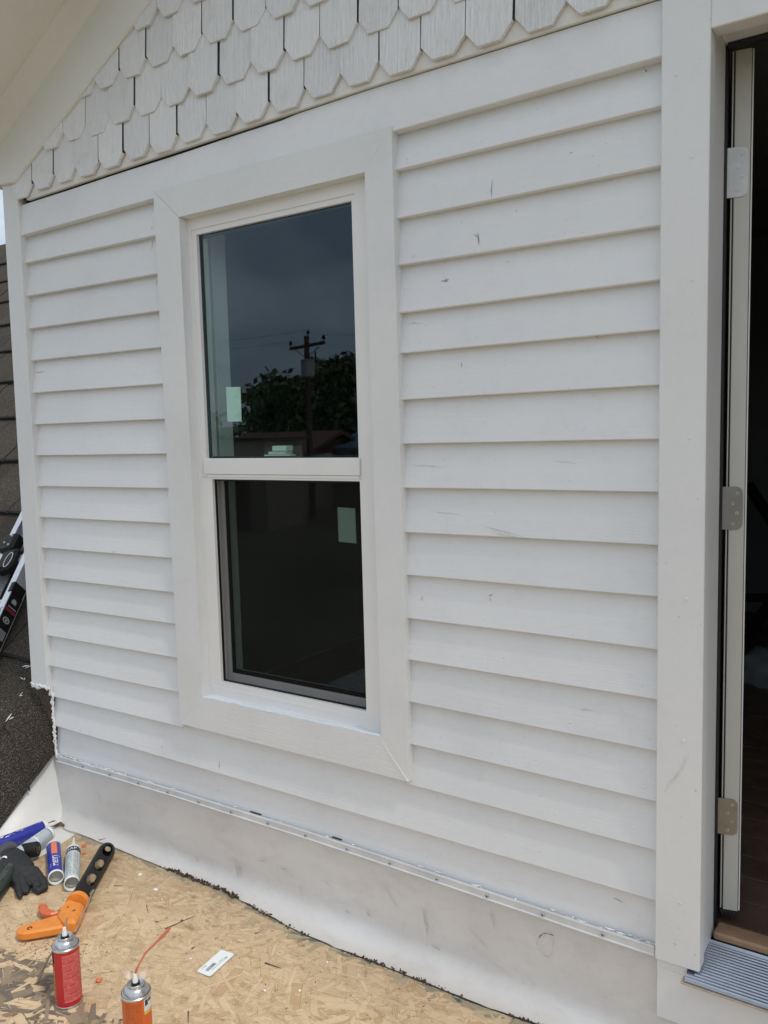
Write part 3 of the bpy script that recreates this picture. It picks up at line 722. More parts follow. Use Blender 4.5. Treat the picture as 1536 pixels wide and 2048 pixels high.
# ---- aluminium termination bar with screws
bar = MB(); n = 60; prof = [(0.0, .0135), (-.0035, .0130), (-.0045, .0095), (-.0025, .0075), (-.0022, -.0075), (-.0045, -.0098), (-.0038, -.0130), (0.0, -.0135)]
xs_b = [lerp(-2.808, -0.506, i / n) for i in range(n + 1)]
def bar_z(x):
    pts = [(-2.81, .2465), (-2.48, .254), (-2.17, .259), (-1.55, .264), (-1.24, .262), (-.94, .258), (-.63, .2555), (-.5, .2545)]
    for (a, b), (c, d) in zip(pts, pts[1:]):
        if x <= c: return lerp(b, d, (x - a) / (c - a))
    return .2545
for x in xs_b:
    for a, b in prof: bar.v.append((x, -0.0095 + a + (.0015 * noise.noise(Vector((x * 4, 0, 0)))), bar_z(x) + b))
k = len(prof)
for i in range(n):
    for j in range(k): bar.f.append((i * k + j, i * k + (j + 1) % k, (i + 1) * k + (j + 1) % k, (i + 1) * k + j)); bar.mi.append(0)
bar.f += [tuple(range(k))[::-1], tuple(range(n * k, n * k + k))]; bar.mi += [0, 0]
tbar = bar.build('termination_bar', plain('bar_aluminium', (0.68, 0.71, 0.73), 0.45, 0.2, var=0.1, scale=12), house, smooth=True, sharp=25)
scm = MB(); scm.tube([(0, 0.001, 0), (0, -.0012, 0), (0, -.003, 0)], [0.0058, 0.0055, 0.0030], 14, 0); scm.box(-.0028, .0028, -.0034, -.0018, -.0006, .0006, 1); scm.box(-.0006, .0006, -.00345, -.0018, -.0028, .0028, 1)
scr = scm.build('screw', [M_SCREW, M_DARK], tbar, smooth=True, sharp=30); first = True
for i, x in enumerate((-2.799, -2.637, -2.479, -2.321, -2.167, -2.015, -1.865, -1.706, -1.554, -1.397, -1.246, -1.092, -.940, -.784, -.629)):
    o = scr if first else link('screw', scr.data, tbar); first = False
    o.location = (x, -0.0125, bar_z(x)); o.rotation_euler = (0, rnd.random() * 3, 0)
# caulk smears along the top of the bar and in the corner
ck = MB()
x = -2.81
while x < -0.505:
    dens = 0.8 if x < -2.4 else (0.10 if x < -1.0 else 0.3)
    if rnd.random() < dens:
        p = Vector((x, -0.0065, bar_z(x) + .0155 + jit(.002))); L = rnd.uniform(.006, .03)
        ck.tube([p, p + Vector((L * .5, -.002 + jit(.002), jit(.003))), p + Vector((L, .001, jit(.002)))], [0.0008, rnd.uniform(.0012, .0030), .0008], 6)
    x += 0.014
ck.build('caulk_smears', M_CAULK, house, smooth=True, sharp=70)['kind'] = 'stuff'
ck = MB(); 
zz = 0.53
while zz > 0.25:
    p = Vector((-2.808 + jit(.005), -0.006, zz)); ck.tube([p, p + Vector((jit(.004), -.005, -.012)), p + Vector((jit(.004), 0, -.024))], [.003, rnd.uniform(.0035, .006), .003], 7); zz -= 0.012
for _ in range(30):
    p = Vector((rnd.uniform(-2.925, -2.80), -0.020 + jit(.002), 0.530 + jit(.005))); ck.tube([p, p + Vector((jit(.012), -.003, jit(.005))), p + Vector((jit(.018), -.005, jit(.006) - .006))], [.0025, rnd.uniform(.003, .0050), .0015], 6)
ck.build('caulk_bead', M_CAULK, house, smooth=True, sharp=70)
dk = MB(); x = -2.45
while x < -1.2:
    if rnd.random() < .35: L = rnd.uniform(.015, .07); dk.box(x, x + L, -0.0045, 0.0, bar_z(x) + .0140, bar_z(x) + .0140 + rnd.uniform(.0007, .0022))
    x += 0.11
dk.build('bar_gap', M_DARK, house)['kind'] = 'stuff'
dk = MB(); dk.box(-2.78, -0.52, 0.0015, 0.0203, 2.325, 2.3598)          # open dark joint under the starter strip
dk.build('strip_joint', M_DARK, house)

# ---- scuffs, cracks and nicks in the paint (thin marks on the boards)
def y_at(x, z):                                         # front of the clapboard at this height
    L = zr1 if x > -1.3 else zl
    for a, b in zip(L[1:], L):
        if a <= z < b: return lerp(-0.008, 0.0165, (z - a) / (b - a)) - .0008
    return -0.013
sf = MB(); sfl = MB()
MK = [0]
def mark(mb, x0, z0, x1, z1, wd, yoff, y=None, seg=5):
    MK[0] += 1; yoff += .00004 * (MK[0] % 17)
    n = max(3, seg); d = Vector((x1 - x0, 0, z1 - z0)); pr = Vector((-d.z, 0, d.x)).normalized() if d.length else Vector((0, 0, 1)); V0 = []
    for i in range(n + 1):
        t = i / n; c = Vector((lerp(x0, x1, t), 0, lerp(z0, z1, t))) + pr * jit(wd * 1.2); h = wd * (0.25 + math.sin(math.pi * t)) * rnd.uniform(.5, 1.1)
        for s_ in (1, -1):
            q = c + pr * h * s_; yq = (y_at(q.x, q.z) if y is None else y) - yoff; V0.append((q.x, yq, q.z))
    mb.add(V0, [(2 * i, 2 * i + 1, 2 * i + 3, 2 * i + 2) for i in range(n)])
for a in (((-.907, 2.078), (-.904, 2.032), .0011), ((-.948, 1.96), (-.940, 1.929), .0016), ((-.957, 1.957), (-.945, 1.948), .001), ((-1.055, 1.857), (-1.032, 1.856), .0022), ((-1.045, 1.863), (-1.035, 1.852), .0012), ((-.722, 2.000), (-.712, 2.015), .0014), ((-.716, 2.012), (-.714, 1.996), .001),
          ((-1.001, 1.651), (-1.0, 1.637), .0009), ((-.649, 1.684), (-.645, 1.668), .001), ((-.646, 1.667), (-.632, 1.668), .0006), ((-.935, 1.056), (-.921, 1.061), .0009), ((-.930, 1.050), (-.926, 1.046), .0012), ((-2.81, 1.733), (-2.735, 1.735), .0008),
          ((-1.919, .415), (-1.918, .393), .001), ((-2.391, 1.09), (-2.39, 1.076), .0009), ((-2.337, .812), (-2.335, .80), .001), ((-.722, 2.103), (-.702, 2.1015), .0012), ((-.552, 2.232), (-.541, 2.239), .0016), ((-.665, 1.091), (-.65, 1.0885), .0008), ((-2.127, 2.118), (-2.129, 2.082), .0008), ((-2.115, 1.99), (-2.116, 1.97), .0009), ((-2.2, .412), (-2.196, .408), .0016), ((-.61, .345), (-.585, .340), .0007), ((-2.127, 1.90), (-2.128, 1.885), .0012)):
    mark(sf, *a[0], *a[1], a[2], 0.0007)
for a in (((-.874, 1.878), (-.864, 1.883), .0016), ((-1.132, 1.931), (-1.129, 1.92), .002), ((-2.499, .68), (-2.486, .663), .0025), ((-1.16, 1.76), (-1.11, 1.757), .0012), ((-.92, 1.225), (-.80, 1.205), .0014), ((-.95, 1.24), (-.83, 1.216), .001), ((-1.15, 1.39), (-1.05, 1.385), .0012), ((-.75, 1.40), (-.70, 1.395), .0012), ((-1.1, 1.27), (-1.0, 1.262), .001), ((-2.58, 1.79), (-2.575, 1.76), .0015), ((-2.43, .53), (-2.40, .56), .003), ((-.69, .80), (-.66, .805), .0012), ((-1.13, 1.04), (-1.128, 1.025), .0022)):
    mark(sfl, *a[0], *a[1], a[2], 0.0006)
sf.build('paint_scratches', M_SCUFF, house)['kind'] = 'stuff'
sfl.build('paint_scuffs', M_SCUFFL, house)['kind'] = 'stuff'
cs = MB()                                              # grey rub mark on the door casing
for k in range(9): mark(cs, -.488 + .006 * k + jit(.004), .645 + .010 * k + jit(.006), -.474 + .0055 * k + jit(.004), .668 + .011 * k + jit(.005), rnd.uniform(.0006, .002), .0003, y=-0.026)
mark(cs, -.498, .300, -.455, .292, .0006, .0003, y=-0.026)
cs.build('rub_mark', plain('rub_grey', (0.69, 0.70, 0.695), 0.7, var=.15, scale=90), house)['kind'] = 'stuff'
mmk = MB(); mmd = MB()
for a in (((-1.142, .165), (-1.123, .078), .0035), ((-1.284, .195), (-1.218, .132), .0018), ((-1.861, .10), (-1.847, .04), .005), ((-1.845, .09), (-1.838, .05), .004), ((-1.665, .127), (-1.635, .128), .0025), ((-2.561, .174), (-2.55, .138), .0022), ((-2.589, .197), (-2.575, .186), .0015), ((-1.586, .095), (-1.581, .062), .003), ((-1.703, .207), (-1.684, .179), .0012), ((-1.414, .068), (-1.396, .058), .003), ((-1.75, .128), (-1.717, .133), .002), ((-1.33, .10), (-1.325, .075), .005), ((-1.12, .06), (-1.085, .055), .0022), ((-1.11, .052), (-1.09, .062), .0015), ((-.6, .147), (-.59, .136), .0014), ((-1.0, .15), (-.94, .11), .002), ((-.93, .22), (-.92, .17), .003), ((-1.49, .14), (-1.46, .12), .002), ((-2.05, .06), (-2.03, .04), .003)):
    mark(mmk, *a[0], *a[1], a[2] * .65, 0.008, y=-0.004)
pts = [(-.797, .190), (-.786, .203), (-.770, .210), (-.755, .210)]
for p, q in zip(pts, pts[1:]): mark(mmd, *p, *q, .0014, 0.008, y=-0.004)
for p, q in zip([(-.800, .186), (-.800, .165), (-.785, .148)], [(-.800, .165), (-.785, .148), (-.764, .147)]): mark(mmk, *p, *q, .0014, 0.008, y=-0.004)
for p, q in zip([(-.764, .147), (-.757, .175)], [(-.757, .175), (-.755, .205)]): mark(mmk, *p, *q, .001, 0.008, y=-0.004)
mmk.build('membrane_scuffs', plain('grey_brown_rub', (0.53, 0.49, 0.46), .8, var=.3, scale=120), house)['kind'] = 'stuff'
mmd.build('membrane_tear', plain('rust_line', (0.15, 0.07, 0.05), .8), house)['kind'] = 'stuff'

# ---- crumbling dark edge where the membrane was cut at the board
dbm = MB()
for _ in range(1300):
    x = rnd.uniform(-2.17, -0.55)
    d = 0.20 + 0.9 * noise.noise(Vector((x * 6, 2, 0))) + (0.5 if -2.13 < x < -1.80 else 0)
    if rnd.random() > d: continue
    s = rnd.uniform(.0008, .0032) * (1.8 if -2.1 < x < -1.8 and rnd.random() < .3 else 1)
    c = Vector((x, osb_edge(x) + rnd.gauss(0.002, .0035) + (.004 if -2.1 < x < -1.85 else 0), 0.0125 + rnd.random() * .005)); M_ = Matrix.Rotation(rnd.random() * 6, 3, Vector((jit(), jit(), jit() + .01)).normalized())
    vs_ = [c + M_ @ Vector((sx * s * rnd.uniform(.6, 2.2), sy * s * rnd.uniform(.5, 1.2), sz * s * rnd.uniform(.25, .6))) for sx in (-1, 1) for sy in (-1, 1) for sz in (-1, 1)]
    dbm.add(vs_, [(0, 1, 3, 2), (4, 6, 7, 5), (0, 4, 5, 1), (2, 3, 7, 6), (0, 2, 6, 4), (1, 5, 7, 3)])
tag(dbm.build('crumbled_edge_debris', M_BROWN), 'crumbly dark rotted fragments along the cut membrane edge', 'debris', kind='stuff')

# ================================================================== OSB SHEET
osb = thing('osb_sheet', (-1.3, -0.9, 0.0), 'tan oriented strand board sheet lying on the deck, stained at one corner', 'board')
def osb_left(y): return -2.622 + (0.25 * (-0.07 - y) if y > -.32 else 0.0625) * 0.9
ob = MB(); n = 80
xsb = [lerp(-2.622, 1.75, i / n) for i in range(n + 1)]
top_ = [(x, osb_edge(x) + .0015 * noise.noise(Vector((x * 30, 0, 0)))) for x in xsb]
poly = [(-2.565, -2.2), (1.75, -2.2)] + top_[::-1] + [(-2.59, -.2)]
ob.hexa([(x, y, 0.0022) for x, y in poly], [(x, y, 0.0112) for x, y in poly])
oslab = ob.build('core', plain('osb_core', (0.40, 0.27, 0.145), .7, var=.25, scale=80), osb)
stains = [(-2.10, -.67, .13, .06, .8), (-1.965, -.645, .05, .05, .8), (-1.90, -.705, .07, .035, .7), (-1.84, -.715, .07, .04, .65), (-1.79, -.68, .05, .03, .55), (-1.895, -.55, .022, .016, .7), (-1.71, -.66, .05, .03, .75), (-2.07, -.76, .16, .07, .5), (-1.99, -.60, .06, .015, .35)]
fl = MB(); cols = []; uvs = []
def flake(cx, cy, L, Wd, ang, z, c, taper=0.0):
    ca, sa = math.cos(ang), math.sin(ang); P = []
    tilt = jit(.0003)
    sh = jit(.3) * Wd
    for u, v in ((-.5, -.5), (.5, -.5 + taper * .5), (.5, .5 - taper * .5), (-.5, .5)):
        a, b = u * L + v * sh, v * Wd
        x, y = cx + a * ca - b * sa, cy + a * sa + b * ca
        P.append([x, y, z + u * tilt])
    for p in P:
        p[0] = max(osb_left(p[1]) + .0005, min(1.749, p[0])); p[1] = min(osb_edge(p[0]) - .0006, p[1])
    o = len(fl.v); fl.v += [tuple(p) for p in P]; fl.f.append((o, o + 1, o + 2, o + 3)); fl.mi.append(0)
    cols.append(c); s = rnd.random() * 60
    uvs.append([(s, s), (s + L, s), (s + L, s + Wd), (s, s + Wd)])
def tone(cx, cy):
    t = rnd.random()
    base = Vector((.55, .415, .26)).lerp(Vector((.67, .525, .345)), rnd.random())
    if t < .06: base = Vector((.53, .375, .22))
    big = 0.5 + 0.5 * noise.noise(Vector((cx * 2.2, cy * 2.2, 0))); base *= 0.90 + .18 * big
    d = osb_edge(cx) - cy
    if d < .028: base = base.lerp(Vector((.20, .215, .17)), .55 * (1 - d / .028))
    for sx, sy, rx, ry, pr in stains:
        q = ((cx - sx) / rx) ** 2 + ((cy - sy) / ry) ** 2 + .5 * noise.noise(Vector((cx * 30, cy * 30, 5)))
        if q < 1 and rnd.random() < pr: base = base.lerp(Vector((.10, .088, .078)), rnd.uniform(.55, .9))
    return base
NF = 15000
for k in range(NF):
    near = rnd.random() < .62
    cx, cy = (rnd.uniform(-2.66, -.5), rnd.uniform(-.90, -.05)) if near else (rnd.uniform(-2.6, 1.78), rnd.uniform(-2.0, -.04))
    if cx < osb_left(cy) - .02: continue
    L = rnd.uniform(.045, .125); Wd = rnd.uniform(.009, .030) * (1 if rnd.random() < .75 else .5)
    ang = rnd.gauss(0.15, .75) if rnd.random() < .7 else rnd.random() * math.pi
    flake(cx, cy, L, Wd, ang, 0.0116 + 0.0009 * k / NF, tone(cx, cy), rnd.random() * .6 if rnd.random() < .4 else 0)
for _ in range(2600):                                   # thin dark splits and gaps between strands
    cx, cy = rnd.uniform(-2.62, -.5), rnd.uniform(-.88, -.08)
    t = rnd.random()
    ang = rnd.gauss(0.15, .75) if rnd.random() < .75 else rnd.random() * 3.14
    if t < .22: c = Vector((.17, .10, .05)).lerp(Vector((.30, .19, .10)), rnd.random()); L, wd = rnd.uniform(.006, .035), rnd.uniform(.0006, .0018)
    elif t < .72: c = Vector((.36, .24, .13)).lerp(Vector((.46, .32, .18)), rnd.random()); L, wd = rnd.uniform(.025, .085), rnd.uniform(.0008, .0020)
    else: c = Vector((.66, .515, .335)); L, wd = rnd.uniform(.015, .06), rnd.uniform(.001, .003)
    k = 1 if t < .22 or t > .6 else rnd.choice((1, 2, 3))
    for q in range(k):                                  # parallel grain lines of one strand
        flake(cx - math.sin(ang) * .0055 * q, cy + math.cos(ang) * .0055 * q, L * rnd.uniform(.7, 1.1), wd, ang + jit(.04), 0.01262 + rnd.random() * .00010, c, .8)
for _ in range(420):                                    # dark drips and specks, thick in the near corner
    if rnd.random() < .7: cx, cy = rnd.gauss(-2.08, .12), rnd.gauss(-.54, .06)
    else: cx, cy = rnd.uniform(-2.5, -.8), rnd.uniform(-.8, -.12)
    flake(cx, cy, rnd.uniform(.002, .007), rnd.uniform(.0015, .004), rnd.random() * 3, 0.01274 + rnd.random() * .00006, Vector((.10, .065, .04)), .5)
for cx, cy, L, Wd, ang in ((-1.858, -.254, .10, .007, 1.30), (-1.528, -.528, .05, .004, -.75), (-1.48, -.26, .055, .008, .1), (-1.92, -.29, .012, .008, .6), (-1.86, -.245, .010, .012, .2), (-1.62, -.17, .016, .006, 1.2), (-2.19, -.22, .03, .005, .5), (-2.0, -.26, .05, .003, -.6), (-1.73, -.32, .014, .008, 1.4)):
    flake(cx, cy, L, Wd, ang, 0.0128, Vector((.10, .08, .065)), .7)
flake(-1.555, -.388, .125, .010, 1.12, .0130, Vector((.66, .50, .30)), .35)
me = bpy.data.meshes.new('strands'); me.from_pydata(fl.v, [], fl.f); me.materials.append(M_OSB)
ul = me.uv_layers.new(name='UVMap'); ul2 = me.uv_layers.new(name='edge'); ul = me.uv_layers['UVMap']; ul2.data.foreach_set('uv', [0., 0., 1., 0., 1., 1., 0., 1.] * len(cols)); ca = me.color_attributes.new('tint', 'FLOAT_COLOR', 'CORNER')
bufu, bufc = [], []
for c, u in zip(cols, uvs):
    for k in range(4): bufu += u[k]; bufc += [c[0], c[1], c[2], 1.0]
ul.data.foreach_set('uv', bufu); ca.data.foreach_set('color', bufc)
so = link('strands', me, osb); so['kind'] = 'stuff'
# paint flecks and foam specks on the board
pf = MB()
for cx, cy, s in ((-2.185, -.135, .008), (-2.066, -.17, .009), (-1.70, -.36, .004), (-1.36, -.17, .004), (-2.0, -.2, .003), (-1.35, -.3, .005), (-1.43, -.35, .004)):
    n = 8; ring_ = [(cx + s * math.cos(t) * rnd.uniform(.5, 1.1), cy + s * math.sin(t) * rnd.uniform(.5, 1.1)) for t in [2 * math.pi * k / n for k in range(n)]]
    pf.hexa([(x, y, .0130) for x, y in ring_], [(lerp(x, cx, .4), lerp(y, cy, .4), .0152) for x, y in ring_])
pf.build('paint_flecks', M_CAULK, osb)['kind'] = 'stuff'
# ================================================================== TOOLS ON THE BOARD
ZT = 0.0131                                             # top of the board
def axis_matrix(base, d):
    d = Vector(d).normalized(); upv = Vector((0, 0, 1)); upv = (upv - d * upv.dot(d)).normalized() if abs(d.z) < .99 else Vector((1, 0, 0))
    sdv = d.cross(upv); M_ = Matrix.Identity(4)
    for i in range(3): M_[i][0], M_[i][1], M_[i][2], M_[i][3] = upv[i], sdv[i], d[i], base[i]
    return M_
def cyl_patch(mb, M_, r, h0, h1, a0, a1, mi=0, n=8, th=0.0):
    vs_ = []
    for i in range(n + 1):
        a = lerp(a0, a1, i / n)
        for h in (h0, h1): vs_.append(M_ @ Vector((r * math.cos(a), r * math.sin(a), h)))
    mb.add(vs_, [(2 * i, 2 * i + 1, 2 * i + 3, 2 * i + 2) for i in range(n)], mi)
def cyl_text(mb, M_, r, txt, size, h, a, mode='axis', flip=1, mi=0, squash=1.0):
    vs_, fs = text_geo(txt, size)
    out = []
    for v in vs_:
        if mode == 'axis': hh, aa = h + v.x * flip * squash, a - flip * v.y / r
        else: hh, aa = h + v.y * flip, a + flip * v.x * squash / r
        out.append(M_ @ Vector((r * math.cos(aa), r * math.sin(aa), hh)))
    mb.add(out, fs, mi)
def pl(name, c, rough=.4, var=.06, metal=0.0): return plain(name, c, rough, metal, var=var, scale=70)
P_WHITE = pl('tube_white_plastic', (.74, .75, .73), .35)
P_GREY = pl('tube_inside_grey', (.42, .42, .38), .6)
P_BLUE = pl('tube_blue_print', (.022, .032, .30), .35, .1)
P_NAVY = pl('tube_navy_print', (.015, .022, .055), .35)
P_ORNG = pl('tube_orange_print', (.72, .20, .10), .4)
P_SILV = pl('tube_silver_grey', (.42, .48, .53), .35, .12)
P_LGREY = pl('tube_pale_grey', (.52, .57, .57), .38, .08)
P_GREEN = pl('tube_dark_green', (.022, .032, .028), .4, .2)
P_INK = pl('print_grey_ink', (.20, .23, .25), .5)
P_INKW = pl('print_white_ink', (.78, .78, .78), .5)
P_REDT = pl('tube_red_band', (.26, .055, .03), .4)

def cartridge(name, label, base, d, L, body, noz=0.03, r=0.0245, extras=None, nozmat=None, open_end=True, capmat=None):
    root = thing(name, (base[0], base[1], ZT), label, 'caulk tube', 'caulk tubes dropped at the corner of the deck')
    M_ = axis_matrix(base, d)
    m = MB(); m.lathe([(r * .9, .002), (r, .004), (r, L - .004), (r * .97, L)], M_, 32); m.build('body', body, root, smooth=True)
    m = MB(); m.lathe([(r * .90, .013), (r * .90, -.0006), (r * .985, -.0012), (r * 1.035, .0006), (r * 1.035, .006), (r * 1.002, .007)], M_, 32)
    m.build('rim', P_WHITE, root, smooth=True)
    m = MB(); m.lathe([(r * .9, .016), (r * .62, .0135), (r * .6, .020), (.0005, .021)], M_, 32); m.build('piston', P_GREY, root, smooth=True)
    m = MB(); m.lathe([(r * 1.02, L - .012), (r * 1.03, L - .001), (r * .98, L + .0015), (r * .42, L + .004), (.0085, L + .007), (.0085, L + .011), (.0005, L + .012)], M_, 32); m.build('cap', capmat or P_WHITE, root, smooth=True)
    if noz:
        m = MB(); m.lathe([(.0075, L + .009), (.0062, L + .009 + noz * .4), (.0026, L + .009 + noz), (.0016, L + .0095 + noz), (.0004, L + .0092 + noz)], M_, 14); m.build('nozzle', nozmat or P_WHITE, root, smooth=True)
    if extras: extras(root, M_, r, L)
    return root

# blue and orange tube, open end towards the viewer
def ex_henry(root, M_, r, L):
    m = MB(); cyl_patch(m, M_, r + .0003, L * .55, L - .014, -.36, .42); m.build('orange_panel', P_ORNG, root, smooth=True)
    m = MB(); cyl_patch(m, M_, r + .0003, L * .03, L - .013, 1.05, 1.35); m.build('side_stripe', P_LGREY, root, smooth=True)
    m = MB(); cyl_text(m, M_, r + .0005, 'Henry', .040, L * .33, -.05, 'axis', 1, squash=.78); m.build('lettering', P_INKW, root)
cartridge('caulk_tube', 'blue caulk tube with orange panel and white lettering, open end facing the viewer', (-2.372, -.325, ZT + .0255), (-.214, .137, 0), .228, P_BLUE, noz=0, extras=ex_henry)
# pale grey tube with navy band and white nozzle
def ex_dap(root, M_, r, L):
    m = MB(); cyl_patch(m, M_, r + .0003, L - .043, L - .013, -1.7, 1.7, n=20); m.build('navy_band', P_NAVY, root, smooth=True)
    m = MB(); cyl_text(m, M_, r + .0005, 'DAP', .021, L - .028, -.25, 'round', 1); m.build('lettering', P_INKW, root)
    m = MB()
    for k in range(15):
        a = -.85 + k * .115
        if 7 <= k <= 8: continue
        h = .022
        while h < L - .06:
            q = rnd.uniform(.006, .03); 
            if rnd.random() < .85: cyl_patch(m, M_, r + .0004, h, min(h + q, L - .055), a, a + .045, n=2)
            h += q + .004
    m.build('small_print', P_INK, root)
cartridge('caulk_tube', 'pale grey caulk tube with navy band and white nozzle, beside the black gun barrel', (-2.293, -.321, ZT + .0255), (-.217, .162, .004), .222, P_LGREY, noz=.085, extras=ex_dap)
# long blue tube with orange print on the white membrane
def ex_blue(root, M_, r, L):
    m = MB(); cyl_patch(m, M_, r + .0003, .01, L - .013, -2.3, -.95, n=10); m.build('white_panel', P_LGREY, root, smooth=True)
    m = MB(); cyl_patch(m, M_, r + .0005, L - .045, L - .014, -1.9, -.55, n=8); m.build('orange_panel', P_ORNG, root, smooth=True)
    m = MB()
    for _ in range(46):
        h = rnd.uniform(.02, L - .07); a = rnd.uniform(-.9, .4); cyl_patch(m, M_, r + .0004, h, h + rnd.uniform(.002, .012), a, a + rnd.uniform(.03, .12), n=2)
    cyl_text(m, M_, r + .0005, 'E', .014, L - .024, -.05, 'round', 1)
    m.build('worn_print', P_INKW, root)
cartridge('caulk_tube', 'long blue caulk tube with worn print and white nozzle, nearest the white membrane', (-2.772, -.345, .0305), (.033, .24, 0), .232, P_BLUE, noz=.055, extras=ex_blue)
def ex_silver(root, M_, r, L):
    m = MB(); cyl_patch(m, M_, r + .0004, L - .075, L - .02, -.9, -.75, n=3); cyl_patch(m, M_, r + .0004, L - .075, L - .02, -.2, -.05, n=3); cyl_patch(m, M_, r + .0004, L - .08, L - .075, -1.5, 1.2, n=8); m.build('white_print', P_INKW, root)
    m = MB(); cyl_patch(m, M_, r + .0004, L - .015, L - .0125, -2, 2, n=12); cyl_patch(m, M_, r + .0004, L - .07, L - .03, -.7, -.6, n=3); m.build('blue_print', P_BLUE, root)
cartridge('caulk_tube', 'silver grey caulk tube with white cap, half under the black glove', (-2.60, -.365, ZT + .0275), (-.055, .205, .004), .215, P_SILV, noz=0, extras=ex_silver)
def ex_green(root, M_, r, L):
    m = MB()
    for k in range(11):
        a = -.75 + k * .1; h = .02
        while h < L - .08:
            q = rnd.uniform(.006, .02)
            if rnd.random() < .8: cyl_patch(m, M_, r + .0004, L - h - q, L - h, a, a + .04, n=2)
            h += q + .004
    m.build('small_print', pl('print_grey_green', (.16, .18, .17), .5), root)
    m = MB(); cyl_text(m, M_, r + .0005, 'Re', .030, L * .48, -1.0, 'round', 1); m.build('lettering', P_INKW, root)
cartridge('caulk_tube', 'dark green caulk tube at the left edge below the glove', (-2.430, -.520, ZT + .0265), (-.135, .172, 0), .215, P_GREEN, noz=0, extras=ex_green, capmat=P_GREEN)
def ex_red(root, M_, r, L):
    m = MB(); cyl_patch(m, M_, r + .0004, L - .045, L - .013, -2.2, 2.2, n=20); m.build('red_band', P_REDT, root, smooth=True)
cartridge('caulk_tube', 'white caulk tube with dark red band at the left edge', (-2.600, -.600, ZT + .0265), (-.035, .22, 0), .215, P_WHITE, noz=0, extras=ex_red, capmat=P_REDT)
# small dark canister showing its yellow printed end
cn = thing('dark_canister', (-2.60, -.25, ZT), 'small black canister with yellow print on its end, peeping out behind the glove', 'canister')
M_ = axis_matrix((-2.625, -.285, ZT + .028), (.60, .42, .10))
m = MB(); m.lathe([(.0004, 0), (.024, 0), (.0262, .004), (.0262, .052), (.024, .0565), (.0185, .058), (.0004, .0585)], M_, 28); m.build('body', M_BLACK, cn, smooth=True)
m = MB(); vs_, fs = text_geo('CF', .016); m.add([M_ @ Vector((v.y, -v.x, .0590)) for v in vs_], fs)
for k in range(8): a = .5 + k * .26; m.add([M_ @ Vector((rr * math.cos(t), rr * math.sin(t), .0588)) for rr, t in ((.0145, a), (.0145, a + .16), (.0172, a + .16), (.0172, a))], [(0, 1, 2, 3)])
m.build('yellow_print', pl('print_yellow', (.42, .27, .03), .5), cn)

# ---- black knitted work glove lying over the tubes
M_GLOVE = plain('black_glove_nitrile', (.016, .017, .018), .62, var=.35, scale=260, bump=.5)
gl = MB()
def sq(pts, rads, flat=1.0, seg=14):
    o = len(gl.v); gl.tube(pts, rads, seg)
    if flat != 1.0:
        zc = sum(p[2] for p in pts) / len(pts)
        for i in range(o, len(gl.v)): x, y, z = gl.v[i]; gl.v[i] = (x, y, zc + (z - zc) * flat)
sq([(-2.655, -.318, .050), (-2.61, -.330, .056), (-2.555, -.345, .054), (-2.505, -.356, .046), (-2.465, -.366, .036)], [.030, .035, .038, .036, .026], .55)
for P in ([(-2.53, -.388, .040), (-2.462, -.408, .033), (-2.402, -.436, .025), (-2.388, -.443, .024)], [(-2.495, -.376, .042), (-2.445, -.394, .032), (-2.404, -.410, .025), (-2.394, -.414, .024)]):
    sq(P, [.014, .0120, .0108, .006])
sq([(-2.48, -.345, .046), (-2.43, -.350, .040), (-2.388, -.360, .032), (-2.362, -.374, .027), (-2.370, -.389, .025), (-2.40, -.393, .024)], [.017, .0145, .0135, .0125, .012, .006])
sq([(-2.47, -.362, .040), (-2.43, -.372, .032), (-2.392, -.382, .025)], [.015, .0135, .009])
sq([(-2.60, -.372, .050), (-2.575, -.392, .042), (-2.548, -.402, .036), (-2.525, -.402, .030)], [.016, .0135, .012, .006])
glo = gl.build('glove', M_GLOVE, None, smooth=True)
md = glo.modifiers.new('skin', 'REMESH'); md.mode = 'VOXEL'; md.voxel_size = .0032
md2 = glo.modifiers.new('soft', 'SMOOTH'); md2.iterations = 5; md2.factor = .6
dg = bpy.context.evaluated_depsgraph_get(); dg.update()
gm = bpy.data.meshes.new_from_object(glo.evaluated_get(dg)); glo.modifiers.clear(); glo.data = gm
for v in gm.vertices:
    c = v.co; k = noise.noise(Vector((c.x * 45, c.y * 45, c.z * 30))) * .0028 + noise.noise(Vector((c.x * 130, c.y * 110, 1))) * .001; v.co = c + v.normal * k
gm.polygons.foreach_set('use_smooth', [True] * len(gm.polygons))
if not gm.materials: gm.materials.append(M_GLOVE)
tag(glo, 'black work glove with grey cuff draped over the caulk tubes', 'glove')
cf = MB(); cf.tube([(-2.685, -.305, .046), (-2.658, -.315, .051), (-2.635, -.323, .054)], [.031, .033, .0345], 18)
zc = .05
cf.v = [(x, y, zc + (z - zc) * .66) for x, y, z in cf.v]
cf.build('cuff', plain('grey_knit_cuff', (.075, .075, .09), .85, var=.25, scale=300, bump=.6), glo, smooth=True)

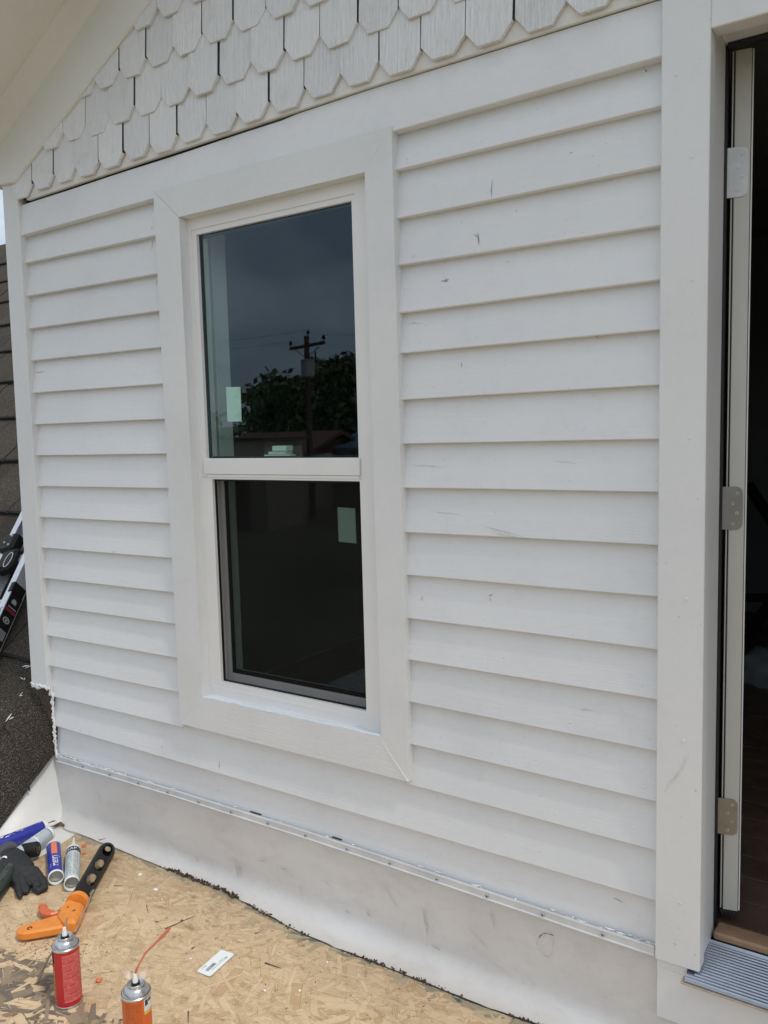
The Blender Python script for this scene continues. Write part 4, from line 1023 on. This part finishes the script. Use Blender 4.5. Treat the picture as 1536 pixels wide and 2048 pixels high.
# ---- skeleton caulking gun
gun = thing('caulking_gun', (-2.2, -.4, ZT), 'orange handled caulking gun with black slotted barrel lying on the strand board', 'caulking gun')
M_GORNG = plain('orange_gun_plastic', (.70, .235, .035), .42, var=.09, scale=45, bump=.08)
M_GTRIG = plain('red_orange_trigger', (.58, .13, .045), .42, var=.09, scale=45)
b0, b1 = Vector((-2.172, -.389, ZT + .0295)), Vector((-2.374, -.118, ZT + .0295))
M_ = axis_matrix(b0, b1 - b0); Lb = (b1 - b0).length; rb = .029
m = MB(); NA, NH = 48, 90; keep = {}
def barrel_hole(h, a):
    for hc in (.30, .56, .84):
        for sgn in (1, -1):
            ac = sgn * .62 if sgn > 0 else math.pi + .55
            dh = (h / Lb - hc) / .105; da = (a - ac + math.pi) % (2 * math.pi) - math.pi; da /= .60
            if dh * dh + da * da < 1: return True
    return False
for j in range(NH + 1):
    for i in range(NA):
        a = 2 * math.pi * i / NA; h = Lb * j / NH; rr_ = rb * (1 if h < Lb * .95 else lerp(1, .86, (h / Lb - .95) / .05))
        m.v.append(tuple(M_ @ Vector((rr_ * math.cos(a), rr_ * math.sin(a), h))))
for j in range(NH):
    for i in range(NA):
        a, h = 2 * math.pi * (i + .5) / NA, Lb * (j + .5) / NH
        if barrel_hole(h, a): continue
        m.f.append((j * NA + i, j * NA + (i + 1) % NA, (j + 1) * NA + (i + 1) % NA, (j + 1) * NA + i)); m.mi.append(0)
o = m.build('barrel', M_BLACK, gun, smooth=True, sharp=60)
sd = o.modifiers.new('wall', 'SOLIDIFY'); sd.thickness = .0022; sd.offset = -1
m = MB(); m.lathe([(rb * .86, Lb), (rb * .80, Lb + .003), (.010, Lb + .003), (.010, Lb + .0005), (rb * .84, Lb - .001)], M_, 40); m.build('front_plate', M_BLACK, gun, smooth=True)
def slab(name, poly, z0, z1, mt, bev=.005):
    cx = sum(p[0] for p in poly) / len(poly); cy = sum(p[1] for p in poly) / len(poly)
    o = MB().hexa([(x, y, z0) for x, y in poly], [(x, y, z1) for x, y in poly]).build(name, mt, gun, bevel=bev); return o
# frame collar round the barrel, body and handle (the gun lies on its side)
m = MB(); m.lathe([(.0005, -.0035), (rb * .6, -.0034), (rb * .98, -.003), (rb + .0045, -.003), (rb + .0055, .004), (rb + .0050, .016), (rb + .0020, .018), (rb + .0004, .018)], M_, 36); m.build('collar', M_GORNG, gun, smooth=True)
slab('frame', [(-2.196, -.402), (-2.130, -.392), (-2.098, -.424), (-2.066, -.470), (-2.100, -.486), (-2.150, -.470), (-2.176, -.449)], ZT + .006, ZT + .050, M_GORNG, .009)
slab('handle', [(-2.168, -.452), (-2.098, -.484), (-2.128, -.522), (-2.172, -.571), (-2.198, -.578), (-2.214, -.563), (-2.206, -.536), (-2.186, -.492)], ZT + .006, ZT + .034, M_GORNG, .006)
slab('trigger', [(-2.180, -.440), (-2.196, -.468), (-2.222, -.474), (-2.250, -.470), (-2.274, -.456), (-2.272, -.440), (-2.254, -.437), (-2.238, -.446), (-2.215, -.446)], ZT + .010, ZT + .030, M_GTRIG, .005)
m = MB()
for (x, y, s) in ((-2.118, -.436, .0048), (-2.158, -.462, .0035), (-2.15, -.435, .0035)): m.tube([(x, y, ZT + .0498), (x, y, ZT + .0508)], [s, s * .8], 12)
m.build('pivot_hole', pl('dark_pivot', (.10, .045, .02)), gun, smooth=True)
m = MB(); cx, cy = -2.176, -.547
for k in range(9): t = .4 + k * .6; m.tube([(cx + .006 * math.cos(t), cy + .006 * math.sin(t), ZT + .0342), (cx + .006 * math.cos(t + .55), cy + .006 * math.sin(t + .55), ZT + .0342)], .0016, 6)
m.build('moulded_mark', M_BLACK, gun)
m = MB(); m.tube([(-2.150, -.350, ZT + .050), (-2.118, -.385, ZT + .050), (-2.083, -.435, ZT + .043), (-2.055, -.478, ZT + .026)], .0020, 8); m.tube([(-2.152, -.352, ZT + .050), (-2.168, -.330, ZT + .046)], .0035, 8); m.build('ladder_wire', M_SCREW, gun, smooth=True)
m = MB(); m.tube([(-2.085, -.50, ZT + .026), (-2.20, -.345, ZT + .0295), (-2.24, -.292, ZT + .0295)], .0045, 10); m.build('push_rod', M_SCREW, gun, smooth=True)

# ---- spray foam cans
M_TIN = plain('can_tinplate', (.55, .56, .57), .28, .95, var=.12, scale=50)
def foam_can(name, label, x, y, bodymat, dress):
    root = thing(name, (x, y, ZT), label, 'spray can')
    M_ = Matrix.Translation((x, y, ZT)); r = .0335; H = .158
    MB().lathe([(.0004, .004), (r * .8, .004), (r * .93, .0), (r * 1.0, .0025)], M_, 40).build('base', M_TIN, root, smooth=True)
    MB().lathe([(r * 1.03, .001), (r * 1.035, .0035), (r * 1.0, .0055)], M_, 40).build('bottom_seam', M_TIN, root, smooth=True)
    MB().lathe([(r, .005), (r, H - .004)], M_, 48).build('body', bodymat, root, smooth=True)
    MB().lathe([(r * 1.0, H - .004), (r * 1.045, H - .003), (r * 1.05, H + .001), (r * 1.0, H + .0025), (r * .965, H - .001)], M_, 40).build('top_seam', M_TIN, root, smooth=True)
    MB().lathe([(r * .965, H - .001), (r * .955, H + .003), (r * .90, H + .0035), (r * .87, H + .008), (r * .76, H + .0145), (r * .63, H + .0185), (r * .60, H + .0185), (r * .585, H + .0235), (r * .545, H + .025), (r * .50, H + .0225), (r * .40, H + .0212), (.0004, H + .0215)], M_, 40).build('dome', M_TIN, root, smooth=True, sharp=50)
    MB().lathe([(.010, H + .0218), (.0095, H + .0255), (.0004, H + .0258)], M_, 24).build('valve_cup', M_BLACK, root, smooth=True)
    MB().lathe([(.0072, H + .0225), (.0066, H + .031), (.0052, H + .036), (.0042, H + .046), (.0004, H + .0465)], M_, 20).build('nozzle', P_WHITE, root, smooth=True)
    dress(root, M_, r, H); return root
view_a = math.atan2(-1.2, 1.84)                          # azimuth of the side turned to the viewer
def dress_red(root, M_, r, H):
    m = MB(); cyl_patch(m, M_, r + .0003, .018, H - .012, view_a - .33, view_a + 1.35, n=16); m.build('text_panel', pl('can_pink_panel', (.60, .125, .12), .4), root, smooth=True)
    m = MB(); z = H - .018
    k = 0
    while z > .024:
        long = (k % 6 == 5)
        a = view_a - .28
        while a < view_a + 1.28:
            q = rnd.uniform(.05, .22)
            if rnd.random() < .86: cyl_patch(m, M_, r + .0005, z, z + (.0011 if not long else .0022), a, min(a + q, view_a + 1.3), n=3)
            a += q + .03
        z -= .0032 if not long else .0052; k += 1
    m.build('small_print', pl('can_dark_red_ink', (.33, .022, .026), .45), root)
    m = MB(); cyl_text(m, M_, r + .0005, 'GAPS & CRACKS', .015, H * .42, view_a - 1.18, 'axis', 1, squash=1.0); m.build('lettering', pl('can_yellow_ink', (.68, .40, .03), .45), root)
    m = MB(); cyl_patch(m, M_, r + .0004, H - .045, H - .008, view_a - 1.75, view_a - 1.12, n=8); m.build('black_panel', M_BLACK, root, smooth=True)
    m = MB(); m.tube([(root.location.x - .001, root.location.y + .002, ZT + H + .042), (root.location.x - .012, root.location.y + .018, ZT + H + .058)], [.0028, .0026], 10); m.build('straw_stub', pl('straw_brown', (.28, .17, .11), .4), root, smooth=True)
foam_can('foam_can', 'red spray foam can with pink text panel and bare silver dome', -1.842, -.652, plain('can_red', (.42, .018, .022), .32, var=.05, scale=30), dress_red)
def dress_orange(root, M_, r, H):
    m = MB(); cyl_patch(m, M_, r + .0003, .012, H - .010, view_a - .9, view_a + .25, n=12); m.build('text_panel', pl('can_dark_orange_panel', (.42, .085, .018), .4), root, smooth=True)
    m = MB(); z = H - .020
    while z > .05:
        a = view_a - .8
        while a < view_a + .2:
            q = rnd.uniform(.05, .2)
            if rnd.random() < .7: cyl_patch(m, M_, r + .0005, z, z + .0010, a, min(a + q, view_a + .2), n=3)
            a += q + .04
        z -= .0036
    m.build('small_print', pl('can_orange_ink', (.62, .17, .035), .45), root)
    m = MB(); cyl_patch(m, M_, r + .0004, H - .036, H - .006, view_a + .42, view_a + 1.3, n=8); m.build('picture_panel', pl('can_pale_panel', (.55, .60, .58), .4), root, smooth=True)
    m = MB(); cyl_patch(m, M_, r + .0006, H - .022, H - .008, view_a + .5, view_a + .75, n=3); cyl_patch(m, M_, r + .0006, H - .016, H - .009, view_a + .8, view_a + 1.15, n=3); m.build('picture', P_NAVY, root)
    m = MB(); cyl_patch(m, M_, r + .0005, H - .043, H - .0365, view_a + .42, view_a + 1.3, n=8); m.build('yellow_stripe', pl('can_yellow_stripe', (.62, .43, .07), .45), root)
    M_STRAW = NM('orange_straw_plastic', .35); M_STRAW.base((.52, .15, .075)); M_STRAW.b.inputs['Alpha'].default_value = .8
    x, y = root.location.x, root.location.y
    m = MB(); pts = [(x, y, ZT + H + .042), (x + .002, y + .004, ZT + H + .056), (x - .008, y + .040, ZT + H + .072), (x - .018, y + .085, ZT + H + .073), (x - .022, y + .105, ZT + H + .074), (x - .026, y + .122, ZT + H + .075), (x - .030, y + .136, ZT + H + .076)]
    m.tube(pts, [.0030, .0026, .0026, .0027, .0045, .0042, .0034], 10); m.build('straw', M_STRAW.m, root, smooth=True)
    fm = MB()
    for k in range(3):
        a0 = .6 + k * 1.9; c = Vector((x + .010 * math.cos(a0), y + .012 * math.sin(a0), ZT + H + .040 + .004 * k)); V = []
        for i in range(7):
            t = i / 6 * 2.6 - 1.3; V.append(c + Vector((.016 * math.cos(a0 + t), .016 * math.sin(a0 + t), .004 * math.sin(3 * t)))); V.append(c + Vector((.004 * math.cos(a0 + t), .004 * math.sin(a0 + t), .010)))
        fm.add(V, [(2 * i, 2 * i + 1, 2 * i + 3, 2 * i + 2) for i in range(6)])
    mf = NM('clear_film', .2); mf.base((.75, .75, .78)); mf.b.inputs['Alpha'].default_value = .28
    fm.build('film_scrap', mf.m, root, smooth=True)
foam_can('foam_can', 'orange spray foam can with long orange straw, cut off by the frame', -1.535, -.676, plain('can_orange', (.56, .105, .018), .32, var=.05, scale=30), dress_orange)

# ---- small loose things
rod = MB(); rod.tube([(-1.979, -.655, ZT + .002), (-1.974, -.654, ZT + .012), (-1.955, -.651, ZT + .045), (-1.93, -.648, ZT + .085), (-1.905, -.645, ZT + .118), (-1.884, -.643, ZT + .14)], [.0022, .0042, .0040, .0032, .0028, .0020], 10)
tag(rod.build('steel_rod', plain('worn_steel', (.50, .50, .48), .3, .9, var=.2, scale=60), None, smooth=True), 'bent thin steel rod leaning against the red spray can', 'rod')
card = thing('barcode_card', (-1.62, -.34, ZT), 'small white card with a barcode lying on the strand board', 'card')
A, B, Cc, D = Vector((-1.642, -.392, 0)), Vector((-1.653, -.286, 0)), Vector((-1.603, -.283, 0)), Vector((-1.592, -.390, 0))
def cpt(u, v, z): p = A.lerp(D, u).lerp(B.lerp(Cc, u), v); return (p.x, p.y, ZT + z)
m = MB(); cr = [(.0, .05), (.08, 0), (.92, 0), (1, .05), (1, .95), (.92, 1), (.08, 1), (0, .95)]
def curl(u, v): return .0012 + .0016 * u
m.hexa([cpt(u, v, curl(u, v)) for u, v in cr], [cpt(u, v, curl(u, v) + .0006) for u, v in cr]); m.build('card_stock', pl('white_card', (.74, .78, .79), .5, .03), card)
m = MB()
def crect(u0, u1, v0, v1): m.add([cpt(u, v, curl(u, v) + .0011) for u, v in ((u0, v0), (u1, v0), (u1, v1), (u0, v1))], [(0, 1, 2, 3)])
v = .14
while v < .48:
    q = rnd.choice((.006, .010, .016)); crect(.38, .62, v, v + q); v += q + rnd.choice((.006, .009))
m.build('barcode', P_INK, card)
m = MB(); v = .22
while v < .70: q = rnd.uniform(.02, .05); crect(.735, .765, v, v + q); v += q + .010
crect(.70, .80, .76, .82); crect(.72, .78, .72, .75)
for uu in (.60, .645): crect(uu, uu + .012, .55, .72)
for uu in (.10, .14, .18): crect(uu, uu + .010, .12, .30)
m.build('print', P_INK, card)
def blob(name, x, y, s, mt, label, cat, grp=None, h=.6, z=ZT):
    bm = bmesh.new(); bmesh.ops.create_icosphere(bm, subdivisions=3, radius=s); sd_ = rnd.random() * 90
    for v in bm.verts:
        k = 1 + .45 * noise.noise(v.co / s * 1.3 + Vector((sd_, 0, 0))) + .2 * noise.noise(v.co / s * 3.5 + Vector((sd_, 3, 0))); v.co *= k; v.co.z *= h; v.co.z = max(v.co.z, -s * h * .5)
    me = bpy.data.meshes.new(name); bm.to_mesh(me); bm.free(); me.materials.append(mt); me.polygons.foreach_set('use_smooth', [True] * len(me.polygons))
    o = link(name, me); o.location = (x, y, z + s * h * .45); return tag(o, label, cat, grp)
M_FOAM = plain('cured_orange_foam', (.66, .17, .06), .7, var=.15, scale=200, bump=.4)
blob('foam_drip', -2.515, -.114, .0085, M_FOAM, 'orange foam drip just behind the pale grey tube nozzle', 'foam drip', 'dried orange foam drips')
blob('foam_drip', -2.470, -.147, .0080, M_FOAM, 'flat orange foam drip beside the pale grey tube, nearest the gun barrel', 'foam drip', 'dried orange foam drips', .3)
blob('foam_drip', -1.842, -.560, .0085, M_FOAM, 'round orange foam drip right of the red spray can', 'foam drip', 'dried orange foam drips')
bk_ = MB(); pts = [(-2.785, -.085, .012), (-2.765, -.068, .018), (-2.745, -.058, .016), (-2.725, -.050, .010)]
bk_.tube(pts, [.006, .010, .009, .005], 8)
tag(bk_.build('bark_fragment', plain('bark_brown', (.17, .10, .075), .9, var=.4, scale=150, bump=.5), None, smooth=True), 'curled brown scrap on the white membrane behind the long blue tube', 'scrap')
tw = MB(); tw.tube([(-2.512, -.052, .014), (-2.50, -.058, .016), (-2.478, -.049, .024)], [.0012, .0016, .0008], 6)
tag(tw.build('twig', M_BROWN, None, smooth=True), 'tiny dark twig at the board edge behind the gun barrel tip', 'twig')

M_LADDER = plain('bright_ladder_aluminium', (0.70, 0.72, 0.75), 0.4, 0.5, var=0.1, scale=30)
# ---- ladder lying up the shingle slope
lad = thing('ladder', (-3.40, .2, .70), 'aluminium ladder with black warning label lying on the dark shingles', 'ladder')
u_ = Vector((-.40, .67, .62)).normalized(); u_ = (u_ - nrm * u_.dot(nrm)).normalized(); v_ = nrm.cross(u_).normalized()
if v_.x > 0: v_ = -v_
P0 = Vector((-3.296, .081, .615)) - nrm * .045
def LB(mb, a0, a1, b0, b1, c0, c1, mi=0):
    pt = lambda a, b, c: tuple(P0 + u_ * a + v_ * b + nrm * c)
    mb.hexa([pt(a0, b0, c0), pt(a1, b0, c0), pt(a1, b1, c0), pt(a0, b1, c0)], [pt(a0, b0, c1), pt(a1, b0, c1), pt(a1, b1, c1), pt(a0, b1, c1)], mi)
RH = .105
m = MB(); LB(m, -.55, 1.3, 0, .003, .03, RH); LB(m, -.55, 1.3, .0031, .036, RH - .004, RH); LB(m, -.55, 1.3, .0031, .036, .03, .034); m.build('rail', M_LADDER, lad)
m = MB(); LB(m, -.30, 1.3, .197, .200, .03, RH); LB(m, -.30, 1.3, .165, .1968, RH - .004, RH); LB(m, -.30, 1.3, .165, .1968, .03, .034); m.build('rail', M_LADDER, lad)
for a in (-.36, -.08, .20, .48, .76, 1.04):
    m = MB(); LB(m, a, a + .045, .004, .1965, .045, .082)
    for k in range(4): LB(m, a + .004 + .010 * k, a + .009 + .010 * k, .004, .1965, .0822, .0845)
    m.build('rung', M_LADDER, lad)
m = MB(); LB(m, -.10, .255, -.0012, -.0002, .034, RH - .004); m.build('warning_label', M_BLACK, lad)
def lab(mb, a0, a1, c0, c1): LB(mb, a0, a1, -.0019, -.0014, c0, c1)
m = MB()
for k in range(7):
    lab(m, .06 - .007 * k, .0635 - .007 * k, .042, RH - .014 - .010 * (k % 3))
for k in range(14): t = 2 * math.pi * k / 14; lab(m, .115 + .013 * math.cos(t) - .003, .115 + .013 * math.cos(t) + .003, .068 + .016 * math.sin(t) - .003, .068 + .016 * math.sin(t) + .003)
lab(m, .109, .121, .062, .074); lab(m, .182, .186, .042, .090); lab(m, .205, .222, .055, .082); lab(m, .222, .230, .060, .076)
m.build('label_print', pl('label_white_ink', (.45, .45, .45), .5), lad)
m = MB(); lab(m, .158, .176, .036, RH - .008); m.build('label_red_bar', pl('label_red', (.22, .02, .03), .5), lad)
m = MB(); lab(m, -.13, -.102, .036, RH - .010); m.build('label_yellow', pl('label_yellow', (.60, .50, .06), .5), lad)
vs_, fs = text_geo('WERNER', .036); m = MB()
m.add([tuple(P0 + u_ * (.08 + p.x * 1.25) + v_ * (.019 + p.y * 1.0) + nrm * (RH + .0006)) for p in vs_], fs); m.build('lettering', pl('ladder_blue_ink', (.03, .06, .22), .5), lad)
m = MB(); LB(m, .255, .31, -.004, .02, .036, RH + .004); m.build('rail_clip', M_BLACK, lad, bevel=.003)
# black hinge bracket and foot on the far rail
m = MB(); LB(m, .42, .55, .080, .175, .060, RH + .012); LB(m, .545, .66, .120, .202, .060, RH + .020); m.build('bracket', M_BLACK, lad, bevel=.014)
m = MB()
for a, b in ((.575, .145), (.60, .180), (.635, .150)): c = P0 + u_ * a + v_ * b + nrm * (RH + .020); m.tube([c, c + nrm * .004], [.006, .004], 10)
m.build('rivet', M_SCREW, lad, smooth=True)
m = MB(); c0 = P0 + u_ * .47 + v_ * .105 + nrm * (RH + .0125); ring_ = [c0 + u_ * .045 * math.cos(t) + v_ * .020 * math.sin(t) for t in [2 * math.pi * k / 18 for k in range(19)]]; m.tube(ring_, .0018, 6); m.build('lock_outline', P_INKW, lad, smooth=True)
# white paint splashes on the shingles
sp = MB()
for (x, y) in ((-2.98, -.03), (-3.05, .02), (-2.96, -.10), (-3.03, -.09), (-2.93, -.20), (-3.08, .06), (-2.97, -.16)):
    c = Vector((x, y, roof_z(y) + .002)) + nrm * .002
    for _ in range(2):
        d_ = (slp * rnd.uniform(-.5, 1) + Vector((jit(.7), 0, 0))).normalized(); L = rnd.uniform(.006, .02); sp.tube([c - d_ * L, c + Vector((jit(.003), 0, 0)), c + d_ * L], [.0008, rnd.uniform(.0015, .003), .0008], 6); c = c + Vector((jit(.02), 0, 0))
tag(sp.build('paint_splashes', M_CAULK, None, smooth=True), 'white paint splashes on the dark shingles beside the corner board', 'paint', kind='stuff')

# ---- timber offcuts stacked on the street side of the deck (mirrored low in the window)
for i, (x, y, z, L, a_, lab) in enumerate(((-3.05, -2.42, .022, 1.3, 8, 'weathered plank offcut lying on the deck edge, lowest in the pile'), (-2.95, -2.36, .064, 1.1, -14, 'weathered plank offcut in the middle of the pile on the deck edge'), (-3.0, -2.44, .106, .9, 22, 'weathered plank offcut on top of the pile on the deck edge'))):
    o = MB().box(0, L, -.07, .07, -.02, .02).build('plank_offcut', plain('grey_plank_%s' % 'abc'[i], (.34, .30, .25), .85, var=.25, scale=18), None, bevel=.003)
    o.location = (x + .45, y, z); o.rotation_euler = (0, 0, R(a_)); tag(o, lab, 'plank', 'plank offcuts on the deck edge')
# ---- dim things inside the doorway
stn = thing('folding_stand', (-.70, 2.6, .262), 'dark folding stand with slanting legs inside the doorway', 'stand')
for name, a, b, s in (('leg', (-.84, 2.55, .275), (-.30, 2.55, 1.15), .03), ('leg', (-.30, 2.95, .275), (-.84, 2.95, 1.15), .03), ('crossbar', (-.80, 2.52, .60), (-.20, 2.52, .66), .022), ('crossbar', (-.82, 2.5, .43), (-.2, 2.9, .43), .012)):
    MB().tube([a, b], s, 4).build(name, M_BLACK, stn)
bagm = NM('grey_clear_film', .25); bagm.base((.30, .33, .34)); bagm.b.inputs['Alpha'].default_value = .7
o = blob('plastic_bag', -.60, 2.25, .13, bagm.m, 'crumpled clear plastic bag on the dim floor inside the doorway', 'bag', None, .9, .262)
for v in o.data.vertices: v.co += v.normal * .03 * noise.noise(v.co * 22)
# ================================================================== STREET SIDE (behind the viewer, mirrored in the window)
M_POLE = plain('weathered_pole_wood', (.10, .065, .045), .9, var=.35, scale=8)
M_TGREY = plain('transformer_grey', (.38, .40, .42), .5, var=.05, scale=6)
M_LEAF = plain('leaf_green', (.10, .15, .055), .7, var=.55, scale=1.6)
M_LEAF2 = plain('leaf_olive', (.14, .17, .07), .7, var=.5, scale=1.6)
M_BARK = plain('bark', (.09, .07, .05), .95, var=.3, scale=12)
def gz(x, y):
    dist = max(0.0, -y - 12); return -2.9 + 0.02 * dist + (0.0006 * dist * dist if dist < 90 else 0.0006 * 8100 + 0.1 * (dist - 90)) * 0.35 + 0.25 * noise.noise(Vector((x * .05, y * .05, 0)))
pole = thing('utility_pole', (-24.15, -28, -2.5), 'wooden utility pole with crossarm and grey transformer drum, mirrored in the window', 'utility pole')
MB().tube([(-24.2, -28, -2.7), (-24.15, -28, 5.95)], [.17, .115], 14).build('shaft', M_POLE, pole, smooth=True)
MB().hexa([(-25.3, -28.25, 5.40), (-25.3, -28.13, 5.40), (-25.3, -28.13, 5.53), (-25.3, -28.25, 5.53)], [(-23.15, -28.10, 5.52), (-23.15, -27.98, 5.52), (-23.15, -27.98, 5.65), (-23.15, -28.10, 5.65)]).build('crossarm', M_POLE, pole)
for x in (-24.95, -23.45): MB().tube([(x, -28.05, 5.42), (-24.15, -27.9, 4.95)], .018, 6).build('brace', M_POLE, pole)
for x, z in ((-25.2, 5.53), (-24.15, 5.95), (-23.25, 5.64)):
    m = MB(); M_ = Matrix.Translation((x, -28.12, z)); m.lathe([(.02, 0), (.02, .10), (.10, .12), (.05, .15), (.09, .19), (.045, .22), (.075, .26), (.02, .29), (.001, .29)], M_, 14); m.build('insulator', M_BLACK, pole, smooth=True)
m = MB(); M_ = Matrix.Translation((-23.83, -27.62, 4.05)); m.lathe([(.001, 0), (.28, 0), (.31, .03), (.31, .72), (.335, .73), (.335, .77), (.2, .80), (.001, .80)], M_, 24); m.build('transformer', M_TGREY, pole, smooth=True)
for dx in (-.12, .12): MB().tube([(-23.83 + dx, -27.62, 4.84), (-23.83 + dx, -27.62, 5.05)], [.045, .03], 10).build('bushing', M_BLACK, pole, smooth=True)
def wire(name, a, b, sag, label):
    pts = [Vector(a).lerp(Vector(b), i / 16) - Vector((0, 0, sag * 4 * (i / 16) * (1 - i / 16))) for i in range(17)]
    tag(MB().tube(pts, .006, 5).build(name, M_BLACK, None, smooth=True), label, 'wire', 'overhead wires at the utility pole')
wire('overhead_wire', (-25.2, -28.12, 5.80), (-70, -20, 6.6), .8, 'overhead wire from the left end of the pole crossarm')
wire('overhead_wire', (-24.15, -28.12, 6.22), (-70, -22, 7.2), .8, 'overhead wire from the pole top towards the left')
wire('overhead_wire', (-23.25, -28.12, 5.92), (20, -36, 6.4), .8, 'overhead wire from the right end of the pole crossarm')
wire('service_wire', (-24.3, -28.0, 4.6), (-40, -22, 2.6), .25, 'low service wire slanting down from the transformer')
def tree(label, x, y, top, rad, seed, leaf, n=2600, base_frac=.25, ls=.28):
    q = random.Random(seed); z0 = gz(x, y); root = thing('broadleaf_tree', (x, y, z0), label, 'tree', 'trees across the street')
    m = MB(); h = top - z0; m.tube([(x, y, z0 - .2), (x + .1, y, z0 + h * .3), (x - .05, y + .1, z0 + h * .6)], [rad * .09, rad * .07, rad * .03], 8)
    for _ in range(7):
        a = q.random() * 6.28; zz = z0 + h * q.uniform(.2, .5); e = Vector((x + rad * .7 * math.cos(a), y + rad * .7 * math.sin(a), zz + h * q.uniform(.15, .35))); m.tube([(x, y, zz), e], [rad * .035, rad * .008], 6)
    m.build('trunk', M_BARK, root, smooth=True)
    m = MB(); cl = []
    for _ in range(int(16 + rad * 4)):
        a = q.random() * 6.28; t = q.random(); hz = lerp(z0 + h * base_frac, top - rad * .25, t); rr_ = rad * (1 - .55 * abs(t - .35)) * math.sqrt(q.random()); cl.append((x + rr_ * math.cos(a), y + rr_ * math.sin(a), hz, rad * q.uniform(.22, .42)))
    cl.append((x, y, top - rad * .3, rad * .33))
    for _ in range(n):
        cx_, cy_, cz_, cr_ = q.choice(cl); d = Vector((q.gauss(0, 1), q.gauss(0, 1), q.gauss(0, .8))); d.normalize(); c = Vector((cx_, cy_, cz_)) + d * cr_ * q.uniform(.45, 1.08)
        a = Vector((q.gauss(0, 1), q.gauss(0, 1), q.gauss(0, 1))).normalized(); b = a.cross(Vector((q.gauss(0, 1), q.gauss(0, 1), q.gauss(0, 1)))).normalized(); s = ls * q.uniform(.5, 1.2)
        m.add([c - a * s, c + b * s * .55, c + a * s, c - b * s * .55], [(0, 1, 2, 3)])
    m.build('crown', leaf, root)
tree('tall dark broadleaf tree directly behind the utility pole', -31.5, -42, 6.3, 3.6, 1, M_LEAF)
tree('tall broadleaf tree at the right edge of the mirrored view', -26.8, -42, 6.7, 3.4, 2, M_LEAF2)
tree('lower rounded tree left of the utility pole', -36.4, -41, 5.7, 2.9, 3, M_LEAF, 3400)
tree('small distant tree left of the beige building', -55.5, -60, 6.4, 3.6, 4, M_LEAF2)
tree('wide shrubby tree behind the red roofed house', -42.0, -46, 3.4, 3.6, 5, M_LEAF)
tree('wide shrubby tree behind the blue roofed house', -33.0, -48, 4.2, 4.0, 6, M_LEAF)
tree('far tree at the left end of the row', -62.0, -56, 4.6, 4.2, 7, M_LEAF)
tree('far tree in the gap left of the rounded tree', -47.0, -56, 4.0, 4.2, 8, M_LEAF2)
tree('tree farther right behind the blue roof', -23.0, -46, 5.0, 4.0, 9, M_LEAF)
tree('dense dark tree just right of the utility pole', -29.3, -40, 6.5, 3.0, 11, M_LEAF)
tree('bushy tree filling the gap behind the pole', -33.6, -41, 6.5, 2.8, 12, M_LEAF2, 3400)
def cottage(label, x0, x1, y0, y1, eave, ridge, wc, rc):
    zb_ = gz((x0 + x1) / 2, (y0 + y1) / 2) - .3; root = thing('house', ((x0 + x1) / 2, (y0 + y1) / 2, zb_), label, 'house', 'low houses across the street')
    box('wall', x0, x1, y0, y1, zb_, eave, wc, root, 0)
    yc = (y0 + y1) / 2; o = .4
    m = MB()
    m.hexa([(x0 - o, y1 + o, eave - .05), (x0 - o, yc, ridge), (x0 - o, yc, ridge - .18), (x0 - o, y1 + o, eave - .23)], [(x1 + o, y1 + o, eave - .05), (x1 + o, yc, ridge), (x1 + o, yc, ridge - .18), (x1 + o, y1 + o, eave - .23)])
    m.hexa([(x0 - o, y0 - o, eave - .05), (x0 - o, yc, ridge), (x0 - o, yc, ridge - .18), (x0 - o, y0 - o, eave - .23)], [(x1 + o, y0 - o, eave - .05), (x1 + o, yc, ridge), (x1 + o, yc, ridge - .18), (x1 + o, y0 - o, eave - .23)])
    m.hexa([(x0, y0, eave), (x0, y1, eave), (x0, yc, ridge - .2)], [(x1, y0, eave), (x1, y1, eave), (x1, yc, ridge - .2)])
    m.build('roof', rc, root)
    wd = x1 - x0
    for t in (.22, .75):
        xw = x0 + wd * t; box('window', xw - .5, xw + .5, y1 + .001, y1 + .06, eave - 1.6, eave - .6, M_BLACK, root, 0)
    box('door', x0 + wd * .48 - .45, x0 + wd * .48 + .45, y1 + .001, y1 + .05, zb_ + .2, zb_ + 2.3, M_POLE, root, 0)
M_RRED = plain('rusty_red_roofing', (.16, .055, .04), .7, var=.3, scale=2)
M_RBLUE = plain('blue_metal_roofing', (.10, .16, .21), .5, var=.1, scale=2)
M_RWHT = plain('white_metal_roofing', (.55, .57, .58), .5, var=.1, scale=2)
M_STUC = plain('beige_stucco', (.52, .45, .34), .9, var=.08, scale=1)
cottage('low house with rusty red roof left of the pole', -32.5, -26.4, -36, -30, .45, 1.62, M_STUC, M_RRED)
cottage('low house with blue metal roof right of the pole', -26.6, -18.0, -40, -33, .75, 1.72, M_STUC, M_RBLUE)
cottage('far house with white metal roof', -50.5, -45.0, -55, -50, 1.0, 2.1, M_STUC, M_RWHT)
cottage('far house with teal roof at the left', -60.0, -53.0, -52, -47, 1.1, 2.2, M_STUC, M_RBLUE)
sh = thing('shed', (-26, -25, -2.7), 'plain beige flat roofed shed left of the red roofed house', 'shed', 'low houses across the street')
box('wall', -30.5, -23.4, -26.5, -24, -2.9, 1.27, M_STUC, sh, 0); box('roof', -30.7, -23.2, -26.7, -23.8, 1.271, 1.36, M_POLE, sh, 0); box('door', -25.5, -24.4, -23.999, -23.95, -2.7, -.5, M_POLE, sh, 0)
